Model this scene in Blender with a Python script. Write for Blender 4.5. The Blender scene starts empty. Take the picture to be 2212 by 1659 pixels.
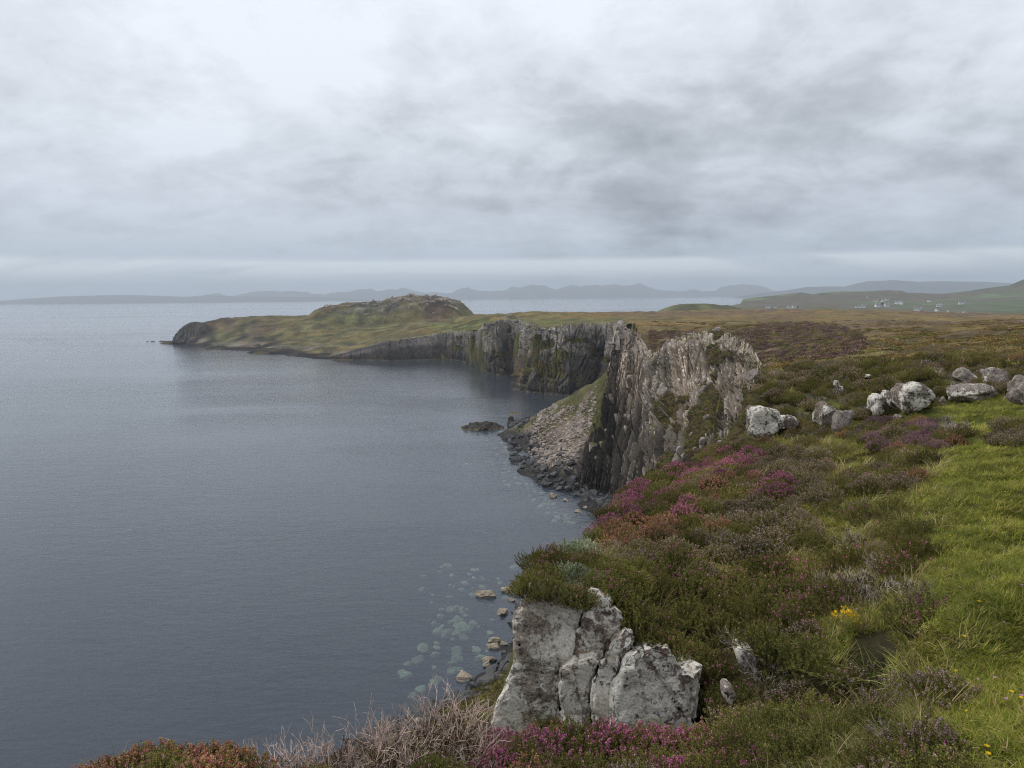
import bpy, bmesh, math, random
import numpy as np
from mathutils import Matrix, Vector, Euler

random.seed(7)
RNG = np.random.default_rng(11)
scene = bpy.context.scene
COL = scene.collection

# ------------------------------------------------------------------ camera
K = 512.0 / 710.0 / 1106.0            # tangent per unit of the 2212 x 1659 survey grid
PITCH = math.radians(7.05)
ROLL = math.radians(0.55)
CAM = np.array([0.0, 0.0, 60.0])
_F = np.array([0, math.cos(PITCH), -math.sin(PITCH)])
_U0 = np.array([0, math.sin(PITCH), math.cos(PITCH)])
_R0 = np.array([1.0, 0, 0])
_R = _R0 * math.cos(ROLL) - _U0 * math.sin(ROLL)
_U = _U0 * math.cos(ROLL) + _R0 * math.sin(ROLL)
cam_data = bpy.data.cameras.new('camera')
cam_data.sensor_width = 36.0
cam_data.lens = 710.0 / 1024.0 * 36.0
cam_data.clip_start = 0.05
cam_data.clip_end = 80000.0
cam = bpy.data.objects.new('camera', cam_data)
COL.objects.link(cam)
cam.matrix_world = Matrix(((_R[0], _U[0], -_F[0], CAM[0]), (_R[1], _U[1], -_F[1], CAM[1]),
                           (_R[2], _U[2], -_F[2], CAM[2]), (0, 0, 0, 1)))
scene.camera = cam

# ------------------------------------------------------------------ sky, sun, exposure
SUN_EL, SUN_AZ = math.radians(48), math.radians(-75)     # azimuth clockwise from +Y
world = bpy.data.worlds.new('World')
scene.world = world
world.use_nodes = True
wn, wl = world.node_tree.nodes, world.node_tree.links
wn.clear()

def wnode(t, **kw):
    n = wn.new(t)
    for k, v in kw.items():
        setattr(n, k, v)
    return n

def wmath(op, a, b=None, c=None, clamp=False):
    n = wnode('ShaderNodeMath', operation=op, use_clamp=clamp)
    for i, x in enumerate((a, b, c)):
        if x is None:
            continue
        if isinstance(x, (int, float)):
            n.inputs[i].default_value = x
        else:
            wl.new(x, n.inputs[i])
    return n.outputs[0]

def wramp(fac, stops):
    n = wnode('ShaderNodeValToRGB')
    cr = n.color_ramp
    while len(cr.elements) < len(stops):
        cr.elements.new(0.5)
    for e, (p, c) in zip(cr.elements, stops):
        e.position = p
        e.color = (c, c, c, 1) if isinstance(c, (int, float)) else (*c, 1)
    wl.new(fac, n.inputs[0])
    return n.outputs[0]

tc = wnode('ShaderNodeTexCoord')
sep = wnode('ShaderNodeSeparateXYZ')
wl.new(tc.outputs['Generated'], sep.inputs[0])
elev = wmath('MAXIMUM', sep.outputs[2], 0.0)
zz = wmath('ADD', elev, 0.34)
cx = wmath('DIVIDE', sep.outputs[0], zz)
cy = wmath('DIVIDE', sep.outputs[1], zz)

def cloud_noise(scale, detail, rough, ox, oy, dist=0.0, sx=1.0, sy=1.0):
    cmb = wnode('ShaderNodeCombineXYZ')
    wl.new(wmath('MULTIPLY_ADD', cx, sx, ox), cmb.inputs[0])
    wl.new(wmath('MULTIPLY_ADD', cy, sy, oy), cmb.inputs[1])
    n = wnode('ShaderNodeTexNoise')
    n.inputs['Scale'].default_value = scale
    n.inputs['Detail'].default_value = detail
    n.inputs['Roughness'].default_value = rough
    n.inputs['Distortion'].default_value = dist
    wl.new(cmb.outputs[0], n.inputs['Vector'])
    return n.outputs[0]

big = cloud_noise(1.2, 2.0, 0.5, 3.3, 7.9, 0.4)
mid = cloud_noise(3.4, 6.0, 0.58, 11.7, 2.1, 0.4)
fine = cloud_noise(12.0, 3.0, 0.55, 5.0, 9.0, 0.2)
cl = wmath('MULTIPLY_ADD', big, 0.66, wmath('MULTIPLY_ADD', mid, 0.58, wmath('MULTIPLY', fine, 0.24)))

lay = cloud_noise(2.6, 4.0, 0.5, 8.0, 3.0, 0.3, 0.40, 2.6)
cl = wmath('ADD', cl, wmath('MULTIPLY', wmath('SUBTRACT', lay, 0.5), wramp(elev, [(0.03, 0.34), (0.30, 0.0)])))

def blob(dx, dy, dz, sharp, gain):
    """a broad cloud mass in the direction (dx, dy, dz)"""
    l = math.sqrt(dx * dx + dy * dy + dz * dz)
    d = wnode('ShaderNodeVectorMath', operation='DOT_PRODUCT')
    wl.new(tc.outputs['Generated'], d.inputs[0])
    d.inputs[1].default_value = (dx / l, dy / l, dz / l)
    e = wmath('POWER', wmath('MAXIMUM', d.outputs['Value'], 0.0), sharp)
    return wmath('MULTIPLY', e, gain)

def look(u, v):
    a, b = (u - 1106) * K, (829.5 - v) * K
    return a * _R + b * _U + _F

for (u, v, sharp, gain) in ((1330, 340, 150, -0.20), (1560, 300, 90, -0.07), (860, 320, 160, -0.05), (170, 190, 200, -0.10), (1420, 150, 220, 0.06),
                            (420, 60, 22, 0.02), (1000, 120, 40, 0.03), (1780, 420, 120, 0.0),
                            (60, 330, 50, 0.05), (2000, 90, 60, -0.06), (1300, 215, 300, 0.05), (400, 230, 300, 0.05)):
    cl = wmath('ADD', cl, blob(*look(u, v), sharp, gain))
tone = wramp(cl, [(0.36, (0.29, 0.31, 0.34)), (0.54, (0.44, 0.463, 0.50)), (0.66, (0.57, 0.597, 0.64)), (0.84, (0.70, 0.73, 0.78))])
# the overcast darkens towards the horizon and opens to a pale strip just above it
hor = wramp(elev, [(0.0, (0.74, 0.79, 0.855)), (0.058, (0.625, 0.675, 0.735)), (0.10, (0.715, 0.75, 0.79)), (0.17, (0.88, 0.90, 0.925)), (0.26, (0.97, 0.98, 0.99)), (0.50, (1.04, 1.04, 1.04))])
strip_n = cloud_noise(2.0, 3.0, 0.5, 1.0, 4.0, 0.2, 0.5, 2.2)
strip_e = wramp(elev, [(0.0, 0.0), (0.020, 0.10), (0.036, 0.9), (0.047, 0.9), (0.053, 0.0)])
strip_f = wmath('MULTIPLY', strip_e, wramp(strip_n, [(0.40, 0.15), (0.54, 1.0)]))
m1 = wnode('ShaderNodeMix', data_type='RGBA', blend_type='MULTIPLY')
m1.inputs[0].default_value = 1.0
wl.new(tone, m1.inputs[6]); wl.new(hor, m1.inputs[7])
m2 = wnode('ShaderNodeMix', data_type='RGBA')
wl.new(strip_f, m2.inputs[0]); wl.new(m1.outputs[2], m2.inputs[6])
m2.inputs[7].default_value = (0.63, 0.69, 0.735, 1)
sky = wnode('ShaderNodeTexSky', sky_type='NISHITA', sun_disc=False, sun_elevation=SUN_EL, sun_rotation=SUN_AZ)
bg_sky = wnode('ShaderNodeBackground'); bg_sky.inputs[1].default_value = 0.10
wl.new(sky.outputs[0], bg_sky.inputs[0])
bg_cl = wnode('ShaderNodeBackground'); bg_cl.inputs[1].default_value = 1.36
wl.new(m2.outputs[2], bg_cl.inputs[0])
mixs = wnode('ShaderNodeMixShader'); mixs.inputs[0].default_value = 0.95
wl.new(bg_sky.outputs[0], mixs.inputs[1]); wl.new(bg_cl.outputs[0], mixs.inputs[2])
wout = wnode('ShaderNodeOutputWorld')
wl.new(mixs.outputs[0], wout.inputs[0])

sun_data = bpy.data.lights.new('sun', 'SUN')
sun_data.energy = 1.5
sun_data.angle = math.radians(14)
sun_data.color = (1.0, 0.965, 0.91)
sun = bpy.data.objects.new('sun', sun_data)
COL.objects.link(sun)
sun_dir = Vector((math.sin(SUN_AZ) * math.cos(SUN_EL), math.cos(SUN_AZ) * math.cos(SUN_EL), math.sin(SUN_EL)))
sun.rotation_euler = (-sun_dir).to_track_quat('-Z', 'Y').to_euler()
sun.location = (0, 0, 200)

scene.view_settings.view_transform = 'Standard'
scene.view_settings.look = 'None'
scene.view_settings.gamma = 1.0
scene.view_settings.use_curve_mapping = False
scene.view_settings.exposure = 0.0
scene.cycles.use_denoising = True
scene.cycles.denoiser = 'OPENIMAGEDENOISE'
scene.cycles.denoising_input_passes = 'RGB_ALBEDO_NORMAL'
scene.cycles.denoising_prefilter = 'NONE'
scene.cycles.filter_width = 1.1
scene.cycles.max_bounces = 8
scene.cycles.diffuse_bounces = 4
scene.cycles.glossy_bounces = 2
scene.cycles.transmission_bounces = 4
scene.cycles.transparent_max_bounces = 8
scene.cycles.volume_bounces = 0
scene.cycles.caustics_reflective = False
scene.cycles.caustics_refractive = False

# ------------------------------------------------------------------ helpers
def P(u, v, D):
    """world point on the sight line of survey point (u, v) at depth y = D"""
    d = look(u, v)
    return CAM + d * (D / d[1])

def S(u, v, z=0.0):
    """where that sight line meets the level z"""
    d = look(u, v)
    return CAM + d * ((z - CAM[2]) / d[2])

def _hash(ix, iy, iz, seed):
    h = (ix.astype(np.uint32) * np.uint32(374761393) + iy.astype(np.uint32) * np.uint32(668265263)
         + iz.astype(np.uint32) * np.uint32(2147483647) + np.uint32((seed * 144665 + 1013904223) & 0xffffffff))
    h ^= h >> np.uint32(13); h *= np.uint32(1274126177); h ^= h >> np.uint32(16)
    h *= np.uint32(2246822519); h ^= h >> np.uint32(15)
    return (h & np.uint32(0xffffff)).astype(np.float64) / float(0xffffff)

def noise(x, y, z=None, seed=0):
    x = np.asarray(x, float); y = np.asarray(y, float)
    z = np.zeros_like(x) if z is None else np.asarray(z, float)
    ix, iy, iz = np.floor(x), np.floor(y), np.floor(z)
    fx, fy, fz = x - ix, y - iy, z - iz
    ix, iy, iz = ix.astype(np.int64), iy.astype(np.int64), iz.astype(np.int64)
    sx, sy, sz = [f * f * f * (f * (f * 6 - 15) + 10) for f in (fx, fy, fz)]
    r = 0
    for dz in (0, 1):
        wz = sz if dz else 1 - sz
        for dy in (0, 1):
            wy = sy if dy else 1 - sy
            for dx in (0, 1):
                wx = sx if dx else 1 - sx
                r = r + _hash(ix + dx, iy + dy, iz + dz, seed) * wx * wy * wz
    return r * 2 - 1

def fbm(x, y, z=None, oct=4, gain=0.5, seed=0, lac=2.03):
    a, r, f = 1.0, 0, 1.0
    for o in range(oct):
        r = r + a * noise(np.asarray(x) * f, np.asarray(y) * f, None if z is None else np.asarray(z) * f, seed + o * 17)
        a *= gain; f *= lac
    return r

def cells(x, y, seed=0, jit=0.85):
    """cellular noise: (F1, F2, random value of the cell, second random value)"""
    x = np.asarray(x, float); y = np.asarray(y, float)
    ix, iy = np.floor(x).astype(np.int64), np.floor(y).astype(np.int64)
    f1 = np.full(x.shape, 9.0); f2 = np.full(x.shape, 9.0)
    v1 = np.zeros(x.shape); v2 = np.zeros(x.shape)
    z0 = np.zeros_like(ix)
    for dy in (-1, 0, 1):
        for dx in (-1, 0, 1):
            jx, jy = ix + dx, iy + dy
            px = jx + 0.5 + (_hash(jx, jy, z0, seed) - 0.5) * jit
            py = jy + 0.5 + (_hash(jx, jy, z0, seed + 5) - 0.5) * jit
            d = np.hypot(px - x, py - y)
            near = d < f1
            f2 = np.where(near, f1, np.minimum(f2, d))
            v1 = np.where(near, _hash(jx, jy, z0, seed + 9), v1)
            v2 = np.where(near, _hash(jx, jy, z0, seed + 13), v2)
            f1 = np.where(near, d, f1)
    return f1, f2, v1, v2

def sstep(a, b, x):
    t = np.clip((np.asarray(x, float) - a) / (b - a), 0, 1)
    return t * t * (3 - 2 * t)

def mesh_np(name, verts, faces, col=None, smooth=False, uvw=None):
    """faces: (n, 3) or (n, 4) int array"""
    me = bpy.data.meshes.new(name)
    verts = np.asarray(verts, np.float32); faces = np.asarray(faces, np.int32)
    n, k = faces.shape
    me.vertices.add(len(verts)); me.vertices.foreach_set('co', verts.ravel())
    me.loops.add(n * k); me.loops.foreach_set('vertex_index', faces.ravel())
    me.polygons.add(n); me.polygons.foreach_set('loop_start', np.arange(0, n * k, k, dtype=np.int32))
    me.polygons.foreach_set('use_smooth', np.full(n, smooth, bool))
    me.update(calc_edges=True)
    if col is not None:
        c = np.ones((len(verts), 4), np.float32); c[:, :3] = col
        at = me.color_attributes.new('Col', 'FLOAT_COLOR', 'POINT')
        at.data.foreach_set('color', c.ravel())
    return me

def grid_faces(nr, nc):
    i = np.arange((nr - 1) * (nc - 1)); r, c = i // (nc - 1), i % (nc - 1)
    a = r * nc + c
    return np.stack([a, a + 1, a + nc + 1, a + nc], 1)

def link(name, me, mat=None, parent=None, loc=None, rot=None, scale=None):
    o = bpy.data.objects.new(name, me)
    COL.objects.link(o)
    if mat is not None and me is not None and not me.materials:
        me.materials.append(mat)
    if parent is not None:
        o.parent = parent
    if loc is not None:
        o.location = loc
    if rot is not None:
        o.rotation_euler = rot
    if scale is not None:
        o.scale = (scale,) * 3 if isinstance(scale, (int, float)) else scale
    return o

def tag(o, label=None, cat=None, group=None, kind=None):
    if label: o['label'] = label
    if cat: o['category'] = cat
    if group: o['group'] = group
    if kind: o['kind'] = kind
    return o

class M:
    """small node-material helper"""
    def __init__(self, name):
        self.m = bpy.data.materials.new(name); self.m.use_nodes = True
        self.n, self.l = self.m.node_tree.nodes, self.m.node_tree.links
        self.n.clear()
        self.out = self.n.new('ShaderNodeOutputMaterial')
    def node(self, t, ins=None, **kw):
        n = self.n.new(t)
        for k, v in kw.items():
            setattr(n, k, v)
        for k, v in (ins or {}).items():
            self.put(n.inputs[k], v)
        return n
    def put(self, sock, v):
        if hasattr(v, 'is_output') and v.is_output:
            self.l.new(v, sock)
        elif isinstance(v, tuple) and sock.type == 'RGBA' and len(v) == 3:
            sock.default_value = (*v, 1)
        else:
            sock.default_value = v
    def math(self, op, a, b=0.0, clamp=False):
        return self.node('ShaderNodeMath', {0: a, 1: b}, operation=op, use_clamp=clamp).outputs[0]
    def mix(self, f, a, b, blend='MIX'):
        n = self.node('ShaderNodeMix', data_type='RGBA', blend_type=blend)
        self.put(n.inputs[0], f); self.put(n.inputs[6], a); self.put(n.inputs[7], b)
        return n.outputs[2]
    def ramp(self, f, stops, interp='LINEAR'):
        n = self.n.new('ShaderNodeValToRGB'); cr = n.color_ramp; cr.interpolation = interp
        while len(cr.elements) < len(stops):
            cr.elements.new(0.5)
        for e, (p, c) in zip(cr.elements, stops):
            e.position = p
            e.color = (c, c, c, 1) if isinstance(c, (int, float)) else (*c, 1)
        self.put(n.inputs[0], f)
        return n.outputs[0]
    def pos(self, scale=(1, 1, 1), kind='world'):
        if kind == 'world':
            v = self.n.new('ShaderNodeNewGeometry').outputs['Position']
        else:
            v = self.n.new('ShaderNodeTexCoord').outputs['Object']
        if scale == (1, 1, 1):
            return v
        return self.node('ShaderNodeMapping', {'Vector': v, 'Scale': scale}).outputs[0]
    def noise(self, vec, scale, detail=4.0, rough=0.55, dist=0.0):
        return self.node('ShaderNodeTexNoise', {'Vector': vec, 'Scale': scale, 'Detail': detail, 'Roughness': rough, 'Distortion': dist}).outputs[0]
    def attr(self, name='Col'):
        return self.node('ShaderNodeAttribute', attribute_name=name).outputs['Color']
    def bump(self, h, strength=0.5, dist=0.1, normal=None):
        n = self.node('ShaderNodeBump', {'Height': h, 'Strength': strength, 'Distance': dist})
        if normal is not None:
            self.put(n.inputs['Normal'], normal)
        return n.outputs[0]
    def bsdf(self, color, rough=0.85, normal=None, spec=0.25):
        n = self.node('ShaderNodeBsdfPrincipled', {'Base Color': color, 'Roughness': rough, 'Specular IOR Level': spec})
        if normal is not None:
            self.put(n.inputs['Normal'], normal)
        self.l.new(n.outputs[0], self.out.inputs[0])
        return self.m
# ------------------------------------------------------------------ materials of the land
def mat_land():
    m = M('land')
    p = m.pos()
    base = m.attr()
    n1 = m.noise(p, 0.55, 6.0, 0.62)
    n2 = m.noise(p, 3.1, 5.0, 0.6)
    n3 = m.noise(m.pos((0.05, 0.05, 0.3)), 1.0, 5.0, 0.6)
    v = m.math('MULTIPLY', m.ramp(n1, [(0.3, 0.55), (0.7, 1.45)]), m.ramp(n2, [(0.3, 0.62), (0.7, 1.4)]))
    n4 = m.noise(m.pos((1, 0.5, 1)), 0.07, 6.0, 0.65)
    v = m.math('MULTIPLY', v, m.ramp(n4, [(0.32, 0.55), (0.68, 1.4)]))
    c = m.mix(1.0, base, v, 'MULTIPLY')
    hue = m.mix(m.ramp(n3, [(0.42, 0.0), (0.62, 0.5)]), c, m.mix(1.0, c, (1.25, 1.0, 0.7), 'MULTIPLY'))
    h = m.math('ADD', m.math('MULTIPLY', n1, 0.7), m.math('MULTIPLY', n2, 0.35))
    return m.bsdf(hue, 0.95, m.bump(h, 0.9, 0.5), 0.1)

def mat_cliff(name, dark, midc, pale, grass, scale=1.0, grass_lo=0.50):
    """fractured basalt: dark rock, grey-brown weathering, pale lichen; turf on ledges"""
    m = M(name)
    p = m.pos()
    pv = m.pos((1.0, 1.0, 0.38))
    geo = m.n.new('ShaderNodeNewGeometry')
    z = m.node('ShaderNodeSeparateXYZ', {0: geo.outputs['Position']}).outputs[2]
    nz = m.node('ShaderNodeSeparateXYZ', {0: geo.outputs['True Normal']}).outputs[2]
    big = m.noise(p, 0.055 * scale, 4.0, 0.6, 0.4)
    strk = m.noise(pv, 0.55 * scale, 7.0, 0.68)
    spk = m.noise(p, 2.1 * scale, 5.0, 0.66)
    lich = m.math('ADD', m.math('MULTIPLY', big, 0.42), m.math('MULTIPLY', spk, 0.78))
    lich = m.math('ADD', lich, m.math('MULTIPLY', m.math('SUBTRACT', strk, 0.5), 0.5))
    lich = m.math('ADD', lich, m.ramp(m.math('MULTIPLY', z, 0.02), [(0.02, -0.16), (0.30, -0.03), (0.75, 0.06)]))
    # ramp outputs cannot go below zero, so the foot of the cliff is held dark separately
    c = m.ramp(lich, [(0.40, dark), (0.58, midc), (0.68, midc), (0.80, pale)])
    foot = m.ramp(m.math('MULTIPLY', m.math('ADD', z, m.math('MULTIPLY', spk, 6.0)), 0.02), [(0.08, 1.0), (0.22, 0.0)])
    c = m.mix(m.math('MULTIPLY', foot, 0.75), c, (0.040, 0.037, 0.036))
    weed = m.ramp(m.math('MULTIPLY', z, 0.1), [(0.02, 1.0), (0.14, 0.0)])
    c = m.mix(m.math('MULTIPLY', weed, 0.75), c, (0.30, 0.265, 0.20))
    gn = m.noise(p, 0.16 * scale, 5.0, 0.6)
    g = m.math('MULTIPLY', m.ramp(m.math('ADD', nz, m.math('MULTIPLY', m.math('SUBTRACT', gn, 0.5), 0.9)), [(grass_lo, 0.0), (grass_lo + 0.14, 1.0)]),
               m.ramp(m.math('MULTIPLY', z, 0.02), [(0.06, 0.0), (0.16, 1.0)]))
    gc = m.mix(m.ramp(spk, [(0.35, 0.0), (0.65, 1.0)]), grass, tuple(x * 2.1 for x in grass))
    gc = m.mix(m.ramp(gn, [(0.45, 0.0), (0.6, 0.7)]), gc, (0.05, 0.033, 0.02))
    c = m.mix(g, c, gc)
    tc_ = m.attr()
    c = m.mix(1.0, c, tc_, 'MULTIPLY')
    h = m.math('ADD', m.math('MULTIPLY', strk, 0.8), m.math('MULTIPLY', spk, 0.5))
    return m.bsdf(c, 0.93, m.bump(h, 0.8, 0.45 / scale), 0.15)

def mat_plain(name, colr, rough=0.8, var=0.3, scale=3.0, spec=0.2, kind='world'):
    m = M(name)
    n = m.noise(m.pos(kind=kind), scale, 4.0)
    c = m.mix(1.0, colr, m.ramp(n, [(0.3, 1 - var), (0.7, 1 + var)]), 'MULTIPLY')
    return m.bsdf(c, rough, m.bump(n, 0.3, 0.02), spec)

MAT_LAND = mat_land()
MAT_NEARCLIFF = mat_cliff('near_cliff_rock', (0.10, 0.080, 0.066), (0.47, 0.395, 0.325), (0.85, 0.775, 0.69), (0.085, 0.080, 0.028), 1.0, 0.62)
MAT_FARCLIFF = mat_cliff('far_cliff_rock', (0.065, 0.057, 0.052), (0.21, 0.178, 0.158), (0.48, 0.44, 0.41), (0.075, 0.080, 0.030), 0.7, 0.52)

# ------------------------------------------------------------------ height of the land
PAL = {'g': (0.085, 0.100, 0.022), 'o': (0.116, 0.106, 0.046), 'm': (0.168, 0.124, 0.050), 'h': (0.125, 0.082, 0.072),
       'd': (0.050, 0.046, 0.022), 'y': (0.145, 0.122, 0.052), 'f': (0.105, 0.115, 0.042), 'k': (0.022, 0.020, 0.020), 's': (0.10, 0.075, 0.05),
       'e': (0.075, 0.060, 0.028)}
top_pts = []          # x, y, z, colour of the upper surface
def tp(u, v, D, c, dz=0.0):
    p = P(u, v, D); top_pts.append((p[0], p[1], p[2] + dz, PAL[c]))
def tw(x, y, z, c):
    top_pts.append((x, y, z, PAL[c]))
# where the photographer stands and the slope in front
for a in ((0, 0, 58.35), (0.8, 0.8, 58.35), (1.5, 0.2, 58.4), (-1.2, 0.2, 58.2), (3, 1, 58.45), (6, 0, 58.6), (10, 3, 58.7), (-3, -1, 57.9), (0.6, -1, 58.4)):
    tw(*a, 'e')
tp(2212, 1659, 2.35, 'g', -0.10); tp(1700, 1659, 2.75, 'd', -0.15); tp(1106, 1659, 2.9, 'd', -0.22); tp(600, 1659, 2.55, 'd', -0.28); tp(250, 1659, 2.3, 'd', -0.22)
tp(1400, 1610, 3.2, 'd', -0.20); tp(1100, 1640, 3.3, 'd', -0.22); tp(800, 1620, 2.95, 'd', -0.2)
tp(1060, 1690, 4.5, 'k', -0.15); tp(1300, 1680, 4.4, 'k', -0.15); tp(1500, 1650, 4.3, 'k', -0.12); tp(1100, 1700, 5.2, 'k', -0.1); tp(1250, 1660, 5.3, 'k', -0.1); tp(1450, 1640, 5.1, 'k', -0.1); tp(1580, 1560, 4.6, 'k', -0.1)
tp(1200, 1270, 6.2, 'd', -0.18); tp(1420, 1290, 6.5, 'd', -0.15); tp(1600, 1400, 5.5, 'd', -0.15); tp(1540, 1460, 5.5, 'd', -0.15)
tp(1170, 1205, 6.9, 'd', -0.2); tp(1265, 1180, 7.8, 'd', -0.2); tp(1300, 1120, 9.2, 'd', -0.22); tp(1340, 1085, 10.6, 'd', -0.2)
tp(1400, 1030, 14, 'd', -0.22); tp(1560, 975, 18, 'd', -0.2); tp(1630, 945, 21, 'd', -0.1)
tp(1600, 1200, 7.4, 'e', -0.15); tp(1700, 1100, 9.2, 'e', -0.15); tp(1850, 940, 18.5, 'g', -0.05); tp(1720, 960, 18.0, 'e', -0.1)
tp(2100, 860, 20, 'g'); tp(2212, 880, 16, 'g'); tp(1900, 1010, 12.2, 'e', -0.1); tp(2200, 1000, 9.6, 'g')
tp(2212, 1200, 5.4, 'g'); tp(1900, 1200, 6.6, 'e', -0.1); tp(1900, 1330, 5.2, 'd', -0.1); tp(2212, 1400, 3.75, 'g'); tp(2050, 1300, 4.9, 'g')
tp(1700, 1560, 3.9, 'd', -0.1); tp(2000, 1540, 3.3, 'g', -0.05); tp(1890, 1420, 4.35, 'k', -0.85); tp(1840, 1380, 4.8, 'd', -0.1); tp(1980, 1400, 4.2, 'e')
tp(1900, 803, 24.5, 'd', -0.15); tp(1720, 858, 23, 'd', -0.15); tp(1800, 828, 24, 'd', -0.1); tp(2000, 784, 27, 'd'); tp(2212, 770, 30, 'y'); tp(2120, 790, 26, 'd')
tw(34, 20, 58.4, 'g'); tw(60, 30, 58.5, 'm'); tw(20, 8, 58.3, 'g')
# the dip behind and the moor
tp(1765, 795, 60, 'y'); tp(1705, 800, 100, 'g'); tp(1690, 806, 95, 'd'); tp(1900, 750, 75, 'e'); tp(2212, 745, 60, 'e'); tp(2050, 752, 80, 'm')
tp(1840, 745, 110, 'g'); tp(2000, 738, 130, 'y'); tp(2212, 720, 150, 'm'); tp(1720, 745, 195, 'h'); tp(1655, 738, 238, 'h'); tp(1600, 712, 290, 'e'); tp(1720, 775, 150, 'y'); tp(1800, 760, 150, 'y')
tp(1780, 728, 230, 'h'); tp(2000, 712, 240, 'm'); tp(2212, 697, 300, 'm'); tp(1700, 705, 310, 'm'); tp(1850, 692, 420, 'm'); tp(2100, 690, 430, 'm')
tp(2212, 686, 620, 'm'); tp(2000, 683, 680, 'm'); tp(1900, 677, 740, 'm'); tp(1700, 673, 760, 'm'); tp(1500, 676, 780, 'm'); tp(1350, 680, 760, 'm')
tp(1500, 690, 480, 'm'); tp(1400, 700, 380, 'm'); tp(1450, 720, 300, 'm'); tp(1420, 745, 272, 'h'); tp(1380, 735, 280, 'm'); tp(1250, 685, 640, 'm'); tp(1330, 692, 500, 'm')
tp(1220, 694, 545, 'f'); tp(1320, 698, 470, 'f'); tp(1150, 683, 640, 'y'); tp(1060, 683, 720, 'y'); tp(1200, 678, 820, 'm'); tp(1100, 679, 840, 'o')
tp(1180, 676, 900, 'm'); tp(1350, 678, 900, 'm'); tp(1500, 672, 950, 'm')
# the headland
tp(1040, 706, 680, 'f'); tp(960, 713, 715, 'f'); tp(860, 728, 720, 'y'); tp(800, 742, 715, 'y'); tp(1000, 697, 790, 'y'); tp(900, 712, 790, 'f'); tp(820, 722, 815, 'o')
tp(700, 745, 760, 'o'); tp(600, 745, 800, 'o'); tp(520, 735, 860, 'o'); tp(640, 715, 880, 'o'); tp(760, 705, 900, 'o'); tp(900, 697, 890, 's'); tp(1000, 690, 870, 'o')
tp(450, 712, 955, 'o'); tp(402, 697, 975, 's'); tp(430, 693, 990, 's'); tp(500, 690, 1020, 's'); tp(600, 690, 1040, 'o'); tp(680, 686, 1040, 'o'); tp(460, 722, 930, 'o')
tw(-330, 1130, 5, 's'); tw(-150, 1180, 5, 's'); tw(0, 1200, 10, 'o'); tw(-420, 1060, 3, 's')
tp(1080, 682, 960, 'o'); tw(-60, 1080, 30, 'o'); tw(-230, 1100, 22, 'o')
# low shore of the headland
for (u, v, c) in ((345, 742, 'k'), (395, 742, 'k'), (440, 754, 'k'), (500, 756, 'k'), (560, 765, 'k'), (640, 770, 'k'), (690, 776, 'k'), (735, 777, 'k')):
    p = S(u, v); tw(p[0] + 2, p[1] + 9, 2.0, c)
tp(470, 745, 905, 'o'); tp(560, 755, 835, 's'); tp(650, 762, 795, 'y'); tp(720, 766, 745, 'y'); tp(372, 739, 960, 'k'); tp(400, 741, 948, 'k')

RIMPTS = ((1333, 708, 268), (1372, 726, 270), (1410, 764, 264), (1450, 734, 256), (1500, 722, 252), (1545, 718, 250), (1580, 726, 242), (1612, 741, 232), (1635, 766, 218), (1652, 796, 203), (1675, 805, 175), (1692, 812, 147))
for _r in RIMPTS: tp(*_r, 'e')
top = np.array([(a[0], a[1], a[2]) for a in top_pts]); topc = np.array([a[3] for a in top_pts])

def polar(x, y):
    r = np.maximum(np.hypot(x, y), 0.3)
    return np.arctan2(x, y), np.log(r)

class TPS:
    def __init__(self, pts, lam=2e-3):
        self.t, self.l = polar(pts[:, 0], pts[:, 1])
        n = len(pts)
        d2 = (self.t[:, None] - self.t) ** 2 + (self.l[:, None] - self.l) ** 2
        A = np.zeros((n + 3, n + 3))
        A[:n, :n] = self.phi(d2) + lam * np.eye(n)
        Q = np.stack([np.ones(n), self.t, self.l], 1)
        A[:n, n:] = Q; A[n:, :n] = Q.T
        self.w = np.linalg.solve(A, np.concatenate([pts[:, 2], np.zeros(3)]))
    @staticmethod
    def phi(d2):
        return 0.5 * d2 * np.log(d2 + 1e-12)
    def __call__(self, x, y):
        x = np.asarray(x, float).ravel(); y = np.asarray(y, float).ravel()
        out = np.empty(len(x))
        for i in range(0, len(x), 20000):
            t, l = polar(x[i:i + 20000], y[i:i + 20000])
            d2 = (t[:, None] - self.t) ** 2 + (l[:, None] - self.l) ** 2
            out[i:i + 20000] = self.phi(d2) @ self.w[:-3] + self.w[-3] + self.w[-2] * t + self.w[-1] * l
        return out

# near ground is fitted as height below the eye divided by distance, so that one fit serves all distances
class Land:
    def __init__(self, pts):
        r = np.maximum(np.hypot(pts[:, 0], pts[:, 1]), 0.8)
        q = pts.copy(); q[:, 2] = (60 - pts[:, 2]) / (r + 3.0)
        self.f = TPS(q, 1e-3)
    def __call__(self, x, y):
        r = np.maximum(np.hypot(x, y), 0.8)
        return 60 - self.f(x, y) * (r + 3.0)
TOP = Land(top)
def land_colour(x, y):
    t, l = polar(x, y)
    pt, pl = polar(top[:, 0], top[:, 1])
    out = np.empty((len(x), 3))
    wx = 0.05 * fbm(x / (4 + np.exp(l) * .05), y / (4 + np.exp(l) * .05), oct=3, seed=41)
    wy = 0.12 * fbm(x / (3 + np.exp(l) * .06), y / (3 + np.exp(l) * .06), oct=3, seed=42)
    for i in range(0, len(x), 20000):
        s = slice(i, i + 20000)
        d2 = (t[s, None] + wx[s, None] - pt) ** 2 * 4 + (l[s, None] + wy[s, None] - pl) ** 2 + 1e-4
        w = 1 / d2 ** 2
        out[s] = (w @ topc) / w.sum(1)[:, None]
    return out

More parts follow.
